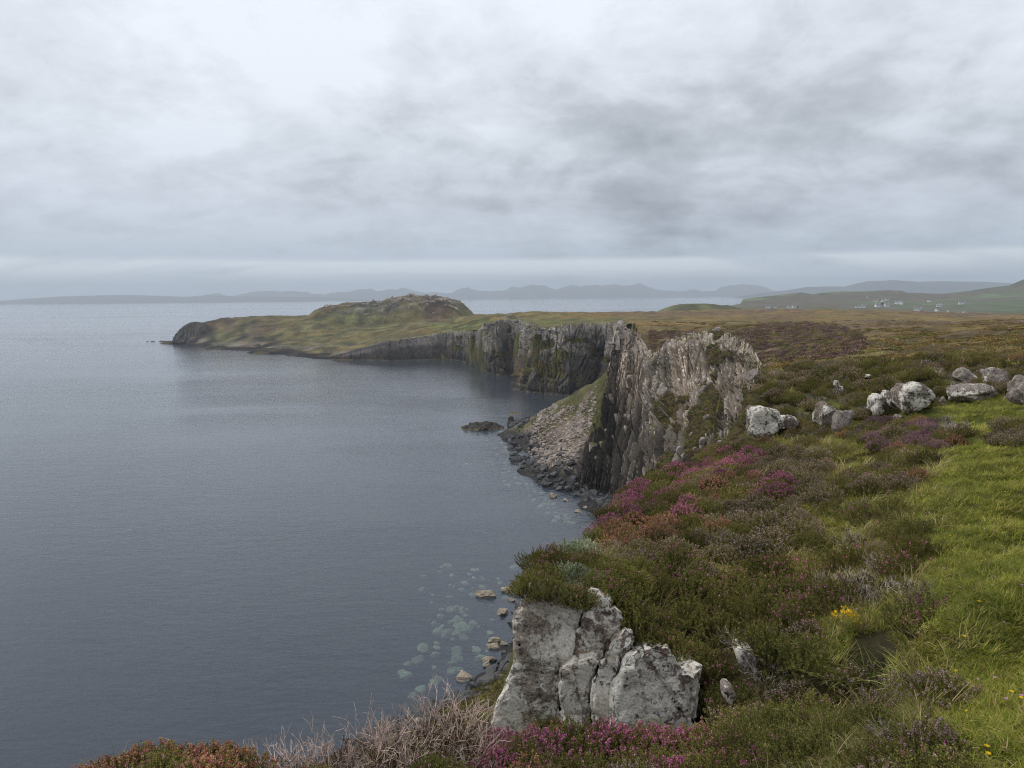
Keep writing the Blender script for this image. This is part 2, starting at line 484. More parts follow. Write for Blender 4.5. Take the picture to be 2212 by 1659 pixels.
# near cliff: rows of survey points from the rim down, columns from the far ridge to the near gully
NEAR = [
 [(1333, 712, 262), (1322, 760, 261), (1312, 800, 259), (1300, 860, 250), (1275, 940, 237), (1238, 1040, 219)],
 [(1372, 728, 264), (1362, 765, 261), (1352, 820, 253), (1335, 890, 240), (1312, 960, 227), (1282, 1085, 208)],
 [(1410, 768, 257), (1405, 795, 253), (1395, 850, 243), (1382, 920, 229), (1352, 1000, 214), (1325, 1105, 201)],
 [(1450, 738, 249), (1450, 780, 244), (1445, 850, 232), (1432, 920, 219), (1408, 1000, 206), (1380, 1125, 195)],
 [(1545, 722, 242), (1537, 770, 236), (1522, 840, 223), (1502, 910, 209), (1482, 990, 195), (1442, 1125, 182)],
 [(1612, 744, 224), (1607, 790, 216), (1592, 850, 204), (1575, 920, 190), (1552, 1000, 176), (1502, 1125, 164)],
 [(1652, 800, 196), (1657, 835, 188), (1652, 875, 178), (1647, 930, 165), (1642, 1000, 150), (1602, 1125, 138)],
 [(1692, 816, 140), (1700, 850, 132), (1703, 895, 122), (1700, 955, 108), (1692, 1025, 94), (1665, 1140, 80)],
]
# far cliffs: rim and foot
FAR = [((718, 770), (712, 777)), ((745, 762), (735, 778)), ((800, 745), (800, 778)), ((860, 733), (870, 779)), ((940, 722), (950, 776)), ((1000, 716), (1000, 780)),
       ((1035, 714), (1045, 792)), ((1052, 700), (1062, 805)), ((1078, 690), (1088, 808)), ((1105, 689), (1108, 800)), ((1120, 690), (1124, 812)),
       ((1152, 700), (1140, 843)), ((1178, 707), (1180, 850)), ((1250, 706), (1235, 850)), ((1325, 704), (1300, 850))]
SETB = [2, 2.5, 3, 3.5, 4, 6, 8, 10, 9, 13, 10, 12, 10, 10, 12]
far_rim, far_foot = [], []
for ((ut, vt), (ub, vb)), sb in zip(FAR, SETB):
    b = S(ub, vb); far_foot.append(b); far_rim.append(P(ut, vt, b[1] + sb))
far_rim.append(np.array([63.0, 405.0, float(TOP(np.array([63.0]), np.array([405.0]))[0])])); far_foot.append(np.array([56.0, 398.0, 0.0]))

edge = [(-30, -40), (-5, -6), (-3.0, -1.5), (-2.2, 1.2), (-1.75, 2.2)]
for (u, v, D) in ((300, 1659, 2.75), (550, 1659, 3.0), (760, 1640, 3.25), (980, 1640, 3.75), (1040, 1640, 4.7), (1085, 1400, 5.6), (1140, 1270, 6.1), (1150, 1215, 6.7), (1250, 1180, 7.9), (1282, 1120, 9.3),
                  (1325, 1085, 10.7), (1395, 1032, 14.2), (1552, 980, 18.3), (1622, 950, 21.3), (1632, 900, 25)):
    p = P(u, v, D); edge.append((p[0], p[1]))
edge += [(11.0, 30), (20.5, 54), (33, 86), (46, 115)]
for c in reversed(NEAR):
    p = P(*c[0]); edge.append((p[0] + 1.0, p[1] + 3.0))
edge += [(48, 290), (60, 335)]
for p, f in zip(reversed(far_rim), reversed(far_foot)):
    n_ = (p - f)[:2]; n_ = n_ / (np.linalg.norm(n_) + 1e-6); edge.append((p[0] + n_[0] * 9, p[1] + n_[1] * 9))
for (u, v) in ((690, 776), (640, 771), (600, 765), (555, 765), (500, 757), (440, 756), (400, 743), (345, 742)):
    p = S(u, v); edge.append((p[0], p[1] + 2))
edge += [(-462, 960), (-455, 985), (-440, 1060), (-330, 1160), (-150, 1220), (30, 1260), (120, 1010), (300, 1010), (520, 1100), (900, 1050), (1400, 700), (900, -40)]
edge = np.array(edge)

def sdist(x, y, poly=None):
    poly = edge if poly is None else poly
    d = np.full(x.shape, 1e9); ins = np.zeros(x.shape, bool)
    n = len(poly)
    for i in range(n):
        ax, ay = poly[i]; bx, by = poly[(i + 1) % n]
        ex, ey = bx - ax, by - ay
        t = np.clip(((x - ax) * ex + (y - ay) * ey) / (ex * ex + ey * ey), 0, 1)
        d = np.minimum(d, (x - ax - t * ex) ** 2 + (y - ay - t * ey) ** 2)
        c = (ay > y) != (by > y)
        if ey != 0:
            ins ^= c & (x < ax + (y - ay) * ex / ey)
    d = np.sqrt(d)
    return np.where(ins, d, -d)

# lower ground: scree, shore aprons, sea floor
low = []
def lw(x, y, z): low.append((x, y, z))
for (u, v) in ((1110, 922), (1106, 960), (1116, 1003), (1165, 1040), (1225, 1063), (1300, 1092), (1340, 1120)):
    p = S(u, v); lw(p[0] + .5, p[1], 0.0); lw(p[0] - 14, p[1] - 6, -3.2)
for (u, v, D) in ((1314, 790, 259), (1290, 812, 270), (1296, 880, 247), (1268, 950, 234), (1242, 1022, 222), (1262, 833, 283), (1238, 850, 295), (1215, 867, 306), (1195, 884, 318), (1250, 900, 268), (1215, 950, 262), (1190, 990, 250)):
    p = P(u, v, D); lw(*p)
lw(13, 336, 2.5); lw(26, 345, -2); lw(36, 318, 6); lw(48, 300, 14); lw(52, 340, -1); lw(40, 360, -3); lw(20, 380, -5); lw(-10, 360, -5)
lw(30, 200, 2); lw(36, 185, 1.5); lw(42, 165, 2.0); lw(40, 140, 4); lw(18, 185, -1.5); lw(20, 160, -1.0); lw(10, 145, -0.6); lw(6, 165, -2.5)
for (u, v) in ((1112, 1330), (1105, 1390), (1060, 1450), (1005, 1492), (930, 1530), (870, 1560), (760, 1620), (600, 1700)):
    p = S(u, v); lw(p[0] + 0.4, p[1], 0.1); lw(p[0] - 13, p[1] + 7, -2.4)
lw(10, 120, 4); lw(12, 90, 14)
for (u, v, D) in ((1040, 1520, 86), (1080, 1480, 92), (1000, 1560, 80)):
    lw(*P(u, v, D))
lw(3, 60, 17); lw(-8, 60, 14); lw(-25, 50, 10); lw(-45, 45, 0); lw(20, 50, 26); lw(4, 25, 30); lw(-10, 20, 26); lw(-30, 10, 20); lw(-60, 20, 0); lw(30, 110, 12)
lw(-80, 120, -6); lw(-60, 200, -6); lw(-60, 300, -6); lw(-100, 60, -6); lw(-50, 400, -6); lw(-100, 600, -6); lw(-300, 700, -6); lw(0, 500, -6); lw(-500, 900, -6); lw(-600, 500, -6)
lw(300, 300, -6); lw(500, 900, -6); lw(-400, 1300, -6); lw(200, 1300, -6); lw(100, 100, 20); lw(200, 50, 20); lw(-70, -10, 0)
for _c in NEAR[2:]:
    for _q in _c[2:]:
        _p = P(*_q); lw(_p[0] + 8, _p[1] + 16, _p[2] - 14)
LOW = TPS(np.array(low), 1e-3)

def knoll(x, y):
    """the rocky hill on the headland: a rise with knobbly shoulders"""
    c = P(870, 690, 985)
    def lobe(cu, D, au, ad, top_v, p=2.0):
        q = P(cu, 690, D); k = P(cu, top_v, D)
        w = au * K * D
        r = np.sqrt(((x - q[0]) / w) ** 2 + ((y - q[1]) / ad) ** 2)
        return (k[2] - 33.5) * np.clip(1 - r ** p, 0, None) ** 0.8
    h = np.maximum.reduce([lobe(800, 985, 128, 70, 653, 2.2), lobe(905, 990, 118, 80, 640, 3.0), lobe(850, 985, 150, 85, 656, 2.2), lobe(735, 990, 66, 45, 661, 2.6), lobe(955, 985, 68, 75, 652, 2.6)])
    return h

def tuss(x, y):
    r = np.hypot(x, y)
    n = 0.10 * sstep(2, 9, r) * fbm(x / 1.1, y / 1.1, oct=3, seed=3) + 0.28 * sstep(20, 60, r) * fbm(x / 4.5, y / 4.5, oct=4, seed=4)
    n += 0.9 * sstep(150, 400, r) * fbm(x / 24, y / 24, oct=5, seed=5) + 1.3 * sstep(600, 800, y) * np.abs(fbm(x / 30 + y / 60, y / 14, oct=4, seed=7)) + 0.03 * fbm(x / .35, y / .35, oct=2, seed=6)
    return n

def height(x, y, full=False):
    x = np.asarray(x, float).ravel(); y = np.asarray(y, float).ravel()
    r = np.hypot(x, y)
    sd = sdist(x, y)
    wob = fbm(x / 2.5, y / 2.5, oct=3, seed=21) * np.clip(r * .012, 0, 1.6)
    sd = sd + wob * sstep(14, 60, r)
    t = TOP(x, y) + tuss(x, y)
    near_h = sstep(500, 600, y) * (x < 130)
    kn = knoll(x, y) * near_h
    rough = sstep(2, 20, kn)
    kn = kn + rough * (1.3 * fbm(x / 13, y / 13, oct=5, seed=8, gain=.6) + 0.8 * np.abs(fbm(x / 6, y / 6, oct=3, seed=9)))
    t = t + kn
    low_shore = (y > 690) & (x < -95)
    slope = np.where(low_shore, 0.9, np.where(r > 60, 7.0, 3.6))
    zt = np.where(sd >= 0, t, t + sd * slope - np.where(sd < 0, 0.0, 0))
    zt = np.where((sd < 0) & low_shore, np.minimum(t, 2.0) + sd * 0.5 + 0.8 * fbm(x / 7, y / 7, oct=3, seed=12), zt)
    zl = LOW(x, y) + 0.5 * fbm(x / 5, y / 5, oct=4, seed=22)
    z = np.where(sd >= 0, zt, np.maximum(zt, np.clip(zl, -8, 45)))
    if full:
        return z, sd, (zl > zt) & (sd < 0), rough
    return z

def build_ground():
    th = np.radians(np.concatenate([np.linspace(-75, -38.3, 40), np.arange(-38, 40, 0.15), np.linspace(40.3, 85, 46)]))
    rr = np.concatenate([0.7 * np.exp(np.arange(0, math.log(640 / 0.7), 0.0122)), np.arange(641, 1090, 3.0), np.arange(1095, 1750, 14.0)])
    T, R_ = np.meshgrid(th, rr)
    x, y = (R_ * np.sin(T)).ravel(), (R_ * np.cos(T)).ravel()
    z, sd, lowm, rough = height(x, y, True)
    c = land_colour(x, y)
    r = np.hypot(x, y)
    # crags on the knoll
    crag = rough * sstep(0.05, 0.5, fbm(x / 9, y / 9, oct=4, seed=31) + 0.25 * sstep(20, 34, z - 30) - .05)
    c = c * (1 - crag[:, None]) + crag[:, None] * np.array((0.165, 0.145, 0.13))
    c = np.where((rough > .3)[:, None] & (crag < .3)[:, None], c * np.array((.70, .68, .75)), c)
    # rock and boulder ground along the low shore of the headland
    hs = (y > 600) & (x < 0)
    k = hs * (1 - sstep(1.6, 4.0, z + 1.2 * fbm(x / 12, y / 12, oct=3, seed=33)))
    c = c * (1 - k[:, None]) + k[:, None] * np.array(PAL['k'])
    k2 = hs * sstep(0.15, 0.4, fbm(x / 22, y / 10, oct=4, seed=34)) * (1 - sstep(5, 13, z)) * sstep(2.5, 4.5, z) * (x < -150)
    c = c * (1 - k2[:, None]) + k2[:, None] * np.array((0.15, 0.135, 0.115))
    hp = sstep(600, 680, y) * (x < 60)
    t1 = fbm(x / 16, y / 9, oct=5, gain=.62, seed=131); t2 = fbm(x / 60, y / 30, oct=3, seed=132)
    c = c * (1 + hp[:, None] * np.clip(0.45 * t1, -.4, .45)[:, None])
    c = c * (1 + hp[:, None] * np.clip(t2, -.6, .6)[:, None] * np.array((.2, .05, -.05)))
    # moor patches
    mp = sstep(0.0, 0.5, fbm(x / 60, y / 35, oct=4, seed=36)) * sstep(60, 140, r) * (y > 40) * (x > 40)
    c = c * (1 - 0.55 * mp[:, None]) + 0.55 * mp[:, None] * np.array(PAL['h']) 
    gp = sstep(0.25, 0.55, fbm(x / 40 + 9, y / 22, oct=3, seed=37)) * sstep(80, 160, r)
    c = c * (1 - 0.4 * gp[:, None]) + 0.4 * gp[:, None] * np.array(PAL['y'])
    # lower ground
    scree = np.array((0.20, 0.165, 0.15)); shore = np.array((0.035, 0.034, 0.034)); turf = np.array((0.085, 0.085, 0.034))
    rd = (x - 35) * -.965 + (y - 259) * -.263
    g = sstep(-0.1, 0.35, 0.5 * fbm(x / 14, y / 14, oct=4, seed=38) - .2 + 0.8 * (1 - sstep(8, 14, rd)) + 0.6 * (y < 130))
    lc = scree * (1 - g[:, None]) + turf * g[:, None]
    s2 = 1 - sstep(2.0, 5.5, z + 1.5 * fbm(x / 6, y / 6, oct=2, seed=39))
    lc = lc * (1 - s2[:, None]) + shore * s2[:, None]
    lm = (sd < 0) & ~hs
    c = np.where(lm[:, None], lc, c)
    me = mesh_np('ground', np.stack([x, y, z], 1), grid_faces(len(rr), len(th))[:, ::-1], c, True)
    return link('ground', me, MAT_LAND)
ground = tag(build_ground(), kind='structure')

def ray_ground(u, v, dmin=1.5, dmax=60.0):
    """first meeting of the sight line of a survey point with the ground"""
    d = look(u, v); d = d / d[1]
    D = np.exp(np.linspace(math.log(dmin), math.log(dmax), 500))
    pts = CAM + d[None, :] * D[:, None]
    h = height(pts[:, 0], pts[:, 1])
    hit = np.nonzero(pts[:, 2] <= h)[0]
    if not len(hit):
        return None
    p = pts[hit[0]]
    return np.array([p[0], p[1], h[hit[0]]])

# ------------------------------------------------------------------ cliffs
def catmull(P_, n):
    """resample control points (k, ..., 3) along axis 0"""
    P_ = np.asarray(P_, float); k = len(P_)
    s = np.linspace(0, k - 1, n); i = np.minimum(s.astype(int), k - 2); t = (s - i).reshape((-1,) + (1,) * (P_.ndim - 1))
    g = lambda j: P_[np.clip(j, 0, k - 1)]
    a, b, c, d = g(i - 1), g(i), g(i + 1), g(i + 2)
    return 0.5 * ((2 * b) + (c - a) * t + (2 * a - 5 * b + 4 * c - d) * t ** 2 + (3 * b - a - 3 * c + d) * t ** 3)

def loft(ctrl, nu, nv):
    A = np.asarray(ctrl, float)                       # (cols, rows, 3)
    B = catmull(A, nu)                                # along the cliff
    return catmull(np.swapaxes(B, 0, 1), nv)          # (nv, nu, 3), row 0 = rim

def surf_normals(G):
    du = np.gradient(G, axis=1); dv = np.gradient(G, axis=0)
    n = np.cross(du, dv); n /= np.linalg.norm(n, axis=2, keepdims=True) + 1e-9
    return n

def build_near_cliff():
    nu, nv = 560, 330
    G = loft([[P(*col[0]) + np.array((2.0, 6.0, 0.3))] + [P(*c) for c in col] for col in NEAR], nu, nv)
    N = surf_normals(G)
    if N[..., 1].mean() > 0: N = -N
    seg = np.linalg.norm(np.diff(G, axis=1), axis=2).mean(0); s = np.concatenate([[0], np.cumsum(seg)])[None, :] + np.zeros((nv, 1))
    z = G[..., 2]
    x, y = G[..., 0], G[..., 1]
    uu = np.linspace(0, 1, nu)[None, :] + np.zeros((nv, 1)); vv = np.linspace(0, 1, nv)[:, None] + np.zeros((1, nu))
    # rockiness: bare on the left and at the rim, turf on the lower right
    turf = sstep(-0.05, 0.13, (uu - 0.80) * 1.15 + (vv - 0.42) * 0.92 + 0.20 * fbm(s / 16, z / 13, oct=4, seed=52))
    turf = np.maximum(turf, 0.9 * sstep(0.80, 0.88, uu))
    led = sstep(0.44, 0.60, fbm(s / 8, z / 5, oct=4, seed=53)) * sstep(0.26, 0.42, uu)
    turf = np.maximum(turf, led * 0.85)
    rock = 1 - turf
    ss = s + 0.16 * z + 0.5 * fbm(s / 9, z / 14, oct=3, seed=54)
    d = np.zeros_like(z)
    # great ribs, then columns, then blocks
    d += 2.2 * rock * (np.abs(fbm(ss / 15, z / 70, oct=2, seed=55)) * 2 - 0.5)
    f1, f2, a, b = cells(ss / 3.4, z / 13, seed=56)
    d += rock * ((a - 0.45) * 3.4 - 2.6 * (1 - sstep(0.02, 0.12, f2 - f1)))
    f1, f2, a, b = cells(ss / 1.5, z / 5.0, seed=57)
    d += rock * ((a - 0.5) * 1.9 - 1.6 * (1 - sstep(0.03, 0.16, f2 - f1)))
    f1, f2, a, b = cells(ss / 0.85, z / 1.1, seed=58)
    d += rock * ((a - 0.5) * 0.8 - 0.7 * (1 - sstep(0.03, 0.2, f2 - f1)))
    f1, f2, a, b2 = cells(ss / 2.3, z / 60, seed=65)
    d += rock * sstep(.40, .60, vv) * ((a - .5) * 2.6 - 1.8 * (1 - sstep(0.02, 0.16, f2 - f1)))
    d += turf * (0.8 * fbm(s / 3, z / 3, oct=4, seed=59) + 1.4 * fbm(s / 11, z / 11, oct=3, seed=60))
    d = (d - 0.6 * rock) * sstep(0.17, 0.36, vv)
    G2 = G + N * d[..., None]
    G2[..., 2] += rock * 1.6 * sstep(0.10, 0.167, vv) * (1 - sstep(0.17, 0.30, vv)) * (b - 0.3)
    tint = np.ones((nv, nu, 3))
    red = sstep(0.1, 0.5, fbm(s / 9, z / 25, oct=3, seed=61))
    tint *= 1 + red[..., None] * np.array((0.0, -0.03, -0.05))
    tint *= (1 + 0.22 * np.clip(fbm(ss / 6, z / 30, oct=3, seed=62), -1, 1))[..., None]
    gully_shade = sstep(0.05, 0.40, fbm(ss / 3.2, z / 45, oct=3, seed=66)) * rock  # dark gullies painted into the tint as shaded streaks, for contrast
    tint *= (1 - 0.55 * gully_shade)[..., None]
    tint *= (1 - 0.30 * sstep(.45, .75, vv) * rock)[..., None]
    # the low dark columns above the boulder beach
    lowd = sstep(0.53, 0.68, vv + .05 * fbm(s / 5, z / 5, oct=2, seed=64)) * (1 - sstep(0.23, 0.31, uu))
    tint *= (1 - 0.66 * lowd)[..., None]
    me = mesh_np('cliff', G2.reshape(-1, 3), grid_faces(nv, nu), tint.reshape(-1, 3), False)
    # turf skin as its own material slot by face
    me.materials.append(MAT_NEARCLIFF); me.materials.append(MAT_SLOPE)
    tf = turf.reshape(-1)[grid_faces(nv, nu)].mean(1)
    hot = tf + 0.25 * fbm(s.ravel()[grid_faces(nv, nu)[:, 0]] / 1.3, z.ravel()[grid_faces(nv, nu)[:, 0]] / 1.3, oct=2, seed=63) > 0.5
    me.polygons.foreach_set('material_index', hot.astype(np.int32))
    o = link('cliff', me)
    return o, G2, N, rock, uu, vv

def mat_slope():
    m = M('heath_slope')
    p = m.pos()
    a = m.noise(p, 0.35, 5.0, 0.62); b = m.noise(p, 1.6, 5.0, 0.65); c = m.noise(p, 0.09, 3.0, 0.5)
    col = m.ramp(b, [(0.32, (0.035, 0.029, 0.015)), (0.5, (0.085, 0.078, 0.027)), (0.66, (0.155, 0.155, 0.042))])
    col = m.mix(m.ramp(a, [(0.46, 0.0), (0.6, 0.75)]), col, m.mix(1.0, col, (1.25, 0.82, 0.72), 'MULTIPLY'))
    col = m.mix(m.ramp(c, [(0.5, 0.0), (0.62, 0.6)]), col, m.mix(1.0, col, (1.1, 1.35, 0.8), 'MULTIPLY'))
    return m.bsdf(col, 0.95, m.bump(b, 1.0, 0.5), 0.1)
MAT_SLOPE = mat_slope()
near_cliff, NG, NN, NROCK, NU_, NV_ = build_near_cliff()
tag(near_cliff, kind='structure')

def build_far_cliff():
    cols = []
    for a, b in zip(far_rim, far_foot):
        n_ = (a - b)[:2]; n_ = n_ / (np.linalg.norm(n_) + 1e-6)
        lip = np.array([a[0] + n_[0] * 14, a[1] + n_[1] * 14, 0.0]); lip[2] = float(TOP(np.array([lip[0]]), np.array([lip[1]]))[0]) - 0.5
        row = [lip]
        for t, pull in ((0, 0), (0.25, 0.18), (0.5, 0.45), (0.75, 0.75), (1.0, 1.0), (1.04, 1.0)):
            q = a + (b - a) * np.array([pull, pull, t]); row.append(q)
        row[-1][2] = -3.0
        cols.append(row)
    nu, nv = 900, 165
    G = loft(cols, nu, nv)
    N = surf_normals(G)
    if N[..., 1].mean() > 0: N = -N
    seg = np.linalg.norm(np.diff(G, axis=1), axis=2).mean(0); s = np.concatenate([[0], np.cumsum(seg)])[None, :] + np.zeros((nv, 1))
    z = G[..., 2]
    vv = np.linspace(0, 1, nv)[:, None] + np.zeros((1, nu))
    hgt = G[30, :, 2][None, :] + 0 * z
    amp = np.clip(hgt / 40, 0.25, 1.0)
    ss = s + 1.6 * fbm(s / 12, z / 12, oct=3, seed=71)
    d = 5.0 * (np.abs(fbm(ss / 26, z / 90, oct=2, seed=72)) * 2 - 0.5)
    f1, f2, a, b = cells(ss / 7, z / 28, seed=73)
    d += (a - 0.45) * 5.0 - 1.6 * (1 - sstep(0.0, 0.12, f2 - f1))
    f1, f2, a, b = cells(ss / 2.6, z / 13, seed=74)
    d += (a - 0.5) * 2.2 - 1.0 * (1 - sstep(0.0, 0.16, f2 - f1))
    f1, f2, a, b = cells(ss / 1.3, z / 2.2, seed=75)
    d += ((a - 0.5) * 1.1 - 0.3 * (1 - sstep(0.0, 0.2, f2 - f1)))
    d *= amp * sstep(0.06, 0.22, vv)
    # sloping turf shoulders in the middle of the face, a boulder skirt at the foot
    d += 3.0 * sstep(0.82, 1.0, vv) * amp
    G2 = G + N * d[..., None]
    tint = np.ones((nv, nu, 3)) * (1 + 0.25 * np.clip(fbm(ss / 9, z / 40, oct=3, seed=76), -1, 1))[..., None]
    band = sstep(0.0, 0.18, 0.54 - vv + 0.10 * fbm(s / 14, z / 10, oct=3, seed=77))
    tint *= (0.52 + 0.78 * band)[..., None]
    rust = sstep(0.45, 0.62, fbm(s / 5, z / 60, oct=3, seed=78)) * sstep(.35, .5, vv)
    tint = tint * (1 - 0.5 * rust[..., None]) + 0.5 * rust[..., None] * tint * np.array((1.6, 1.05, 0.7))
    gold = sstep(0.1, 0.4, fbm(s / 8, z / 14, oct=3, seed=79)) * sstep(0.55, 0.75, vv)
    tint = tint * (1 + gold[..., None] * np.array((0.45, 0.35, 0.0)))
    tfs = sstep(0.28, 0.46, fbm(s / 15, z / 12, oct=4, seed=81)) * sstep(.22, .32, vv) * (1 - sstep(.62, .78, vv)) * (hgt > 25)
    me = mesh_np('cliff', G2.reshape(-1, 3), grid_faces(nv, nu), tint.reshape(-1, 3), False)
    me.materials.append(MAT_FARCLIFF); me.materials.append(MAT_SLOPE)
    gf = grid_faces(nv, nu); q0 = gf[:, 0]
    hot = tfs.reshape(-1)[gf].mean(1) + 0.4 * fbm(s.ravel()[q0] / 2.5, z.ravel()[q0] / 2.5, oct=2, seed=82) > 0.6
    me.polygons.foreach_set('material_index', hot.astype(np.int32))
    return link('cliff', me), G2, N
far_cliff, FG, FN = build_far_cliff()
tag(far_cliff, kind='structure')

def build_tip_cliff():
    cols = []
    for (ur, vr_, uf, vf, D) in ((374, 733, 372, 741, 968), (382, 719, 379, 740, 962), (394, 706, 390, 741, 958), (411, 697, 408, 740, 953), (426, 697, 424, 732, 948), (436, 705, 436, 722, 946), (442, 713, 443, 718, 946)):
        r_, f_ = P(ur, vr_, D + 8), P(uf, vf, D - 4)
        cols.append([r_ + np.array((3, 12, -.5)), r_, r_ * .66 + f_ * .34, r_ * .3 + f_ * .7, f_])
    nu, nv = 150, 70
    G = loft(cols, nu, nv); N = surf_normals(G)
    if N[..., 1].mean() > 0: N = -N
    x, z = G[..., 0], G[..., 2]; vv = np.linspace(0, 1, nv)[:, None] + 0 * x
    f1, f2, a, b = cells(x / 5, z / 9, seed=171); d = (a - .4) * 4 - 1.5 * (1 - sstep(0, .14, f2 - f1))
    f1, f2, a, b = cells(x / 2, z / 3, seed=172); d += (a - .5) * 1.6
    G = G + N * (d * sstep(.2, .4, vv))[..., None]
    me = mesh_np('cliff', G.reshape(-1, 3), grid_faces(nv, nu), np.full((nu * nv, 3), .55), False)
    return tag(link('cliff', me, MAT_FARCLIFF), kind='structure')
build_tip_cliff()

# ------------------------------------------------------------------ sea and sea floor
def mat_sea():
    m = M('sea_water')
    p = m.pos()
    # ripples run obliquely; long lazy swell under them
    r1 = m.noise(m.node('ShaderNodeMapping', {'Vector': p, 'Rotation': (0, 0, math.radians(14)), 'Scale': (0.42, 1.0, 1.0)}).outputs[0], 0.85, 4.0, 0.6, 0.3)
    r2 = m.noise(m.node('ShaderNodeMapping', {'Vector': p, 'Rotation': (0, 0, math.radians(-11)), 'Scale': (0.45, 1.0, 1.0)}).outputs[0], 0.23, 3.0, 0.55, 0.3)
    gust = m.noise(m.pos((0.4, 1.0, 1.0)), 0.012, 4.0, 0.6, 0.5)
    gust2 = m.noise(m.pos((0.25, 1.0, 1.0)), 0.0016, 4.0, 0.6, 0.4)
    amp = m.math('MULTIPLY', m.ramp(gust, [(0.35, 0.30), (0.62, 1.0)]), m.ramp(gust2, [(0.42, 0.35), (0.58, 1.0)]))
    h = m.math('ADD', m.math('MULTIPLY', r1, 0.85), m.math('MULTIPLY', r2, 1.2))
    h = m.math('MULTIPLY', h, amp)
    nrm = m.bump(h, 1.0, 0.36)
    fr = m.node('ShaderNodeFresnel', {'IOR': 1.333, 'Normal': nrm}).outputs[0]
    gl = m.node('ShaderNodeBsdfGlossy', {'Color': (1.0, 1.0, 1.0), 'Roughness': 0.12, 'Normal': nrm}).outputs[0]
    body = m.node('ShaderNodeBsdfDiffuse', {'Color': (0.098, 0.122, 0.165)}).outputs[0]
    clear = m.node('ShaderNodeBsdfTransparent', {'Color': (0.64, 0.77, 0.72)}).outputs[0]
    under = m.node('ShaderNodeMixShader', {0: 0.38, 1: clear, 2: body}).outputs[0]
    mx = m.node('ShaderNodeMixShader', {0: fr, 1: under, 2: gl}).outputs[0]
    m.l.new(mx, m.out.inputs[0])
    return m.m
SEA_R = 17000.0
def disc(name, z, n=96, r=SEA_R):
    a = np.linspace(0, 2 * np.pi, n, endpoint=False)
    rings = [0.0] + list(np.exp(np.linspace(math.log(60), math.log(r), 14)))
    v = [(0, 0, z)]
    for q in rings[1:]:
        v += [(q * math.sin(t), q * math.cos(t), z) for t in a]
    me = bpy.data.meshes.new(name)
    f = [(0, 1 + (i + 1) % n, 1 + i) for i in range(n)]
    for k in range(len(rings) - 2):
        b = 1 + k * n
        f += [(b + i, b + (i + 1) % n, b + n + (i + 1) % n, b + n + i) for i in range(n)]
    me.from_pydata(v, [], f); me.update()
    return me
sea = tag(link('sea', disc('sea', 0.0), mat_sea()), kind='structure')
bed = tag(link('sea_floor', disc('sea_floor', -8.5), mat_plain('sea_floor', (0.03, 0.036, 0.034), 0.9, 0.4, 0.1)), kind='structure')
# ------------------------------------------------------------------ far land and mountains
def mat_far(name, lo, hi, scale):
    m = M(name)
    n = m.noise(m.pos(), scale, 6.0, 0.6)
    return m.bsdf(m.ramp(n, [(0.35, lo), (0.65, hi)]), 0.95, None, 0.05)

def skyline(name, pts, D, depth, mat, seed, base=-20.0, rough=0.12, jag=0.0):
    """a range with the given skyline (survey points) at depth D, with spurs towards the sea"""
    pts = sorted(pts)
    uu = np.arange(pts[0][0], pts[-1][0] + 0.1, 2.5)
    vv = np.interp(uu, [p[0] for p in pts], [p[1] for p in pts])
    vv = vv - jag * (fbm(uu / 22, uu * 0 + seed, oct=5, seed=seed + 50, gain=.6))
    W = np.array([P(u, v, D) for u, v in zip(uu, vv)])
    rows = 26
    tt = np.linspace(-1, 1, rows)
    V = np.zeros((rows, len(uu), 3))
    for i, t in enumerate(tt):
        y = D + t * depth * (1 + 0.1 * 0)
        x = W[:, 0] * (y / D) if False else W[:, 0]
        spur = 1 + rough * 3 * fbm(x / (depth * .35), np.full_like(x, y / (depth * .35)), oct=4, seed=seed)
        prof = np.clip(1 - abs(t) ** 1.25, 0, 1) ** np.clip(0.9 * spur, .3, 3)
        z = base + (W[:, 2] - base) * prof
        if abs(t) > 1e-6:
            z = z + prof * (1 - prof) * (W[:, 2] - base) * rough * 2 * fbm(x / (depth * .12), np.full_like(x, y / (depth * .12)), oct=4, seed=seed + 3)
        V[i, :, 0], V[i, :, 1], V[i, :, 2] = x, y, z
    k = len(uu)
    fade = np.minimum(1, np.minimum(np.arange(k), np.arange(k)[::-1]) / 4.0)
    V[..., 2] = base + (V[..., 2] - base) * fade[None, :]
    me = mesh_np(name, V.reshape(-1, 3), grid_faces(rows, k), None, True)
    return tag(link(name, me, mat), kind='structure')

MF = mat_far('far_hills', (0.05, 0.055, 0.03), (0.11, 0.095, 0.05), 0.002)
skyline('mountains', [(-60, 650), (0, 650), (60, 645), (130, 640), (270, 636.5), (350, 639), (400, 641), (450, 637.5), (520, 640), (620, 641), (720, 643), (800, 646)], 13200, 900, MF, 1, rough=.05)
skyline('mountains', [(420, 646), (455, 634), (470, 631), (500, 640), (540, 632), (590, 627), (640, 628), (700, 633), (760, 630), (800, 624), (830, 628), (870, 622), (905, 629), (940, 632), (975, 634),
                      (990, 624), (1012, 620), (1035, 626), (1060, 631), (1090, 628), (1110, 619), (1140, 617), (1175, 616), (1200, 624), (1225, 618), (1260, 617), (1300, 615), (1325, 611), (1345, 616), (1380, 611), (1400, 619), (1430, 627),
                      (1460, 628), (1500, 626), (1540, 630), (1560, 620), (1575, 617), (1600, 613), (1640, 616), (1680, 628), (1720, 632), (1800, 634), (1900, 640)], 16200, 800, MF, 2, jag=2.2)
skyline('mountains', [(1600, 640), (1660, 631), (1700, 627), (1740, 620), (1790, 618), (1825, 619), (1850, 612), (1875, 607), (1930, 604.5), (1980, 608), (2030, 607), (2080, 608), (2120, 608), (2160, 610), (2200, 613), (2300, 612), (2420, 620)], 10500, 800, MF, 3, rough=.08)

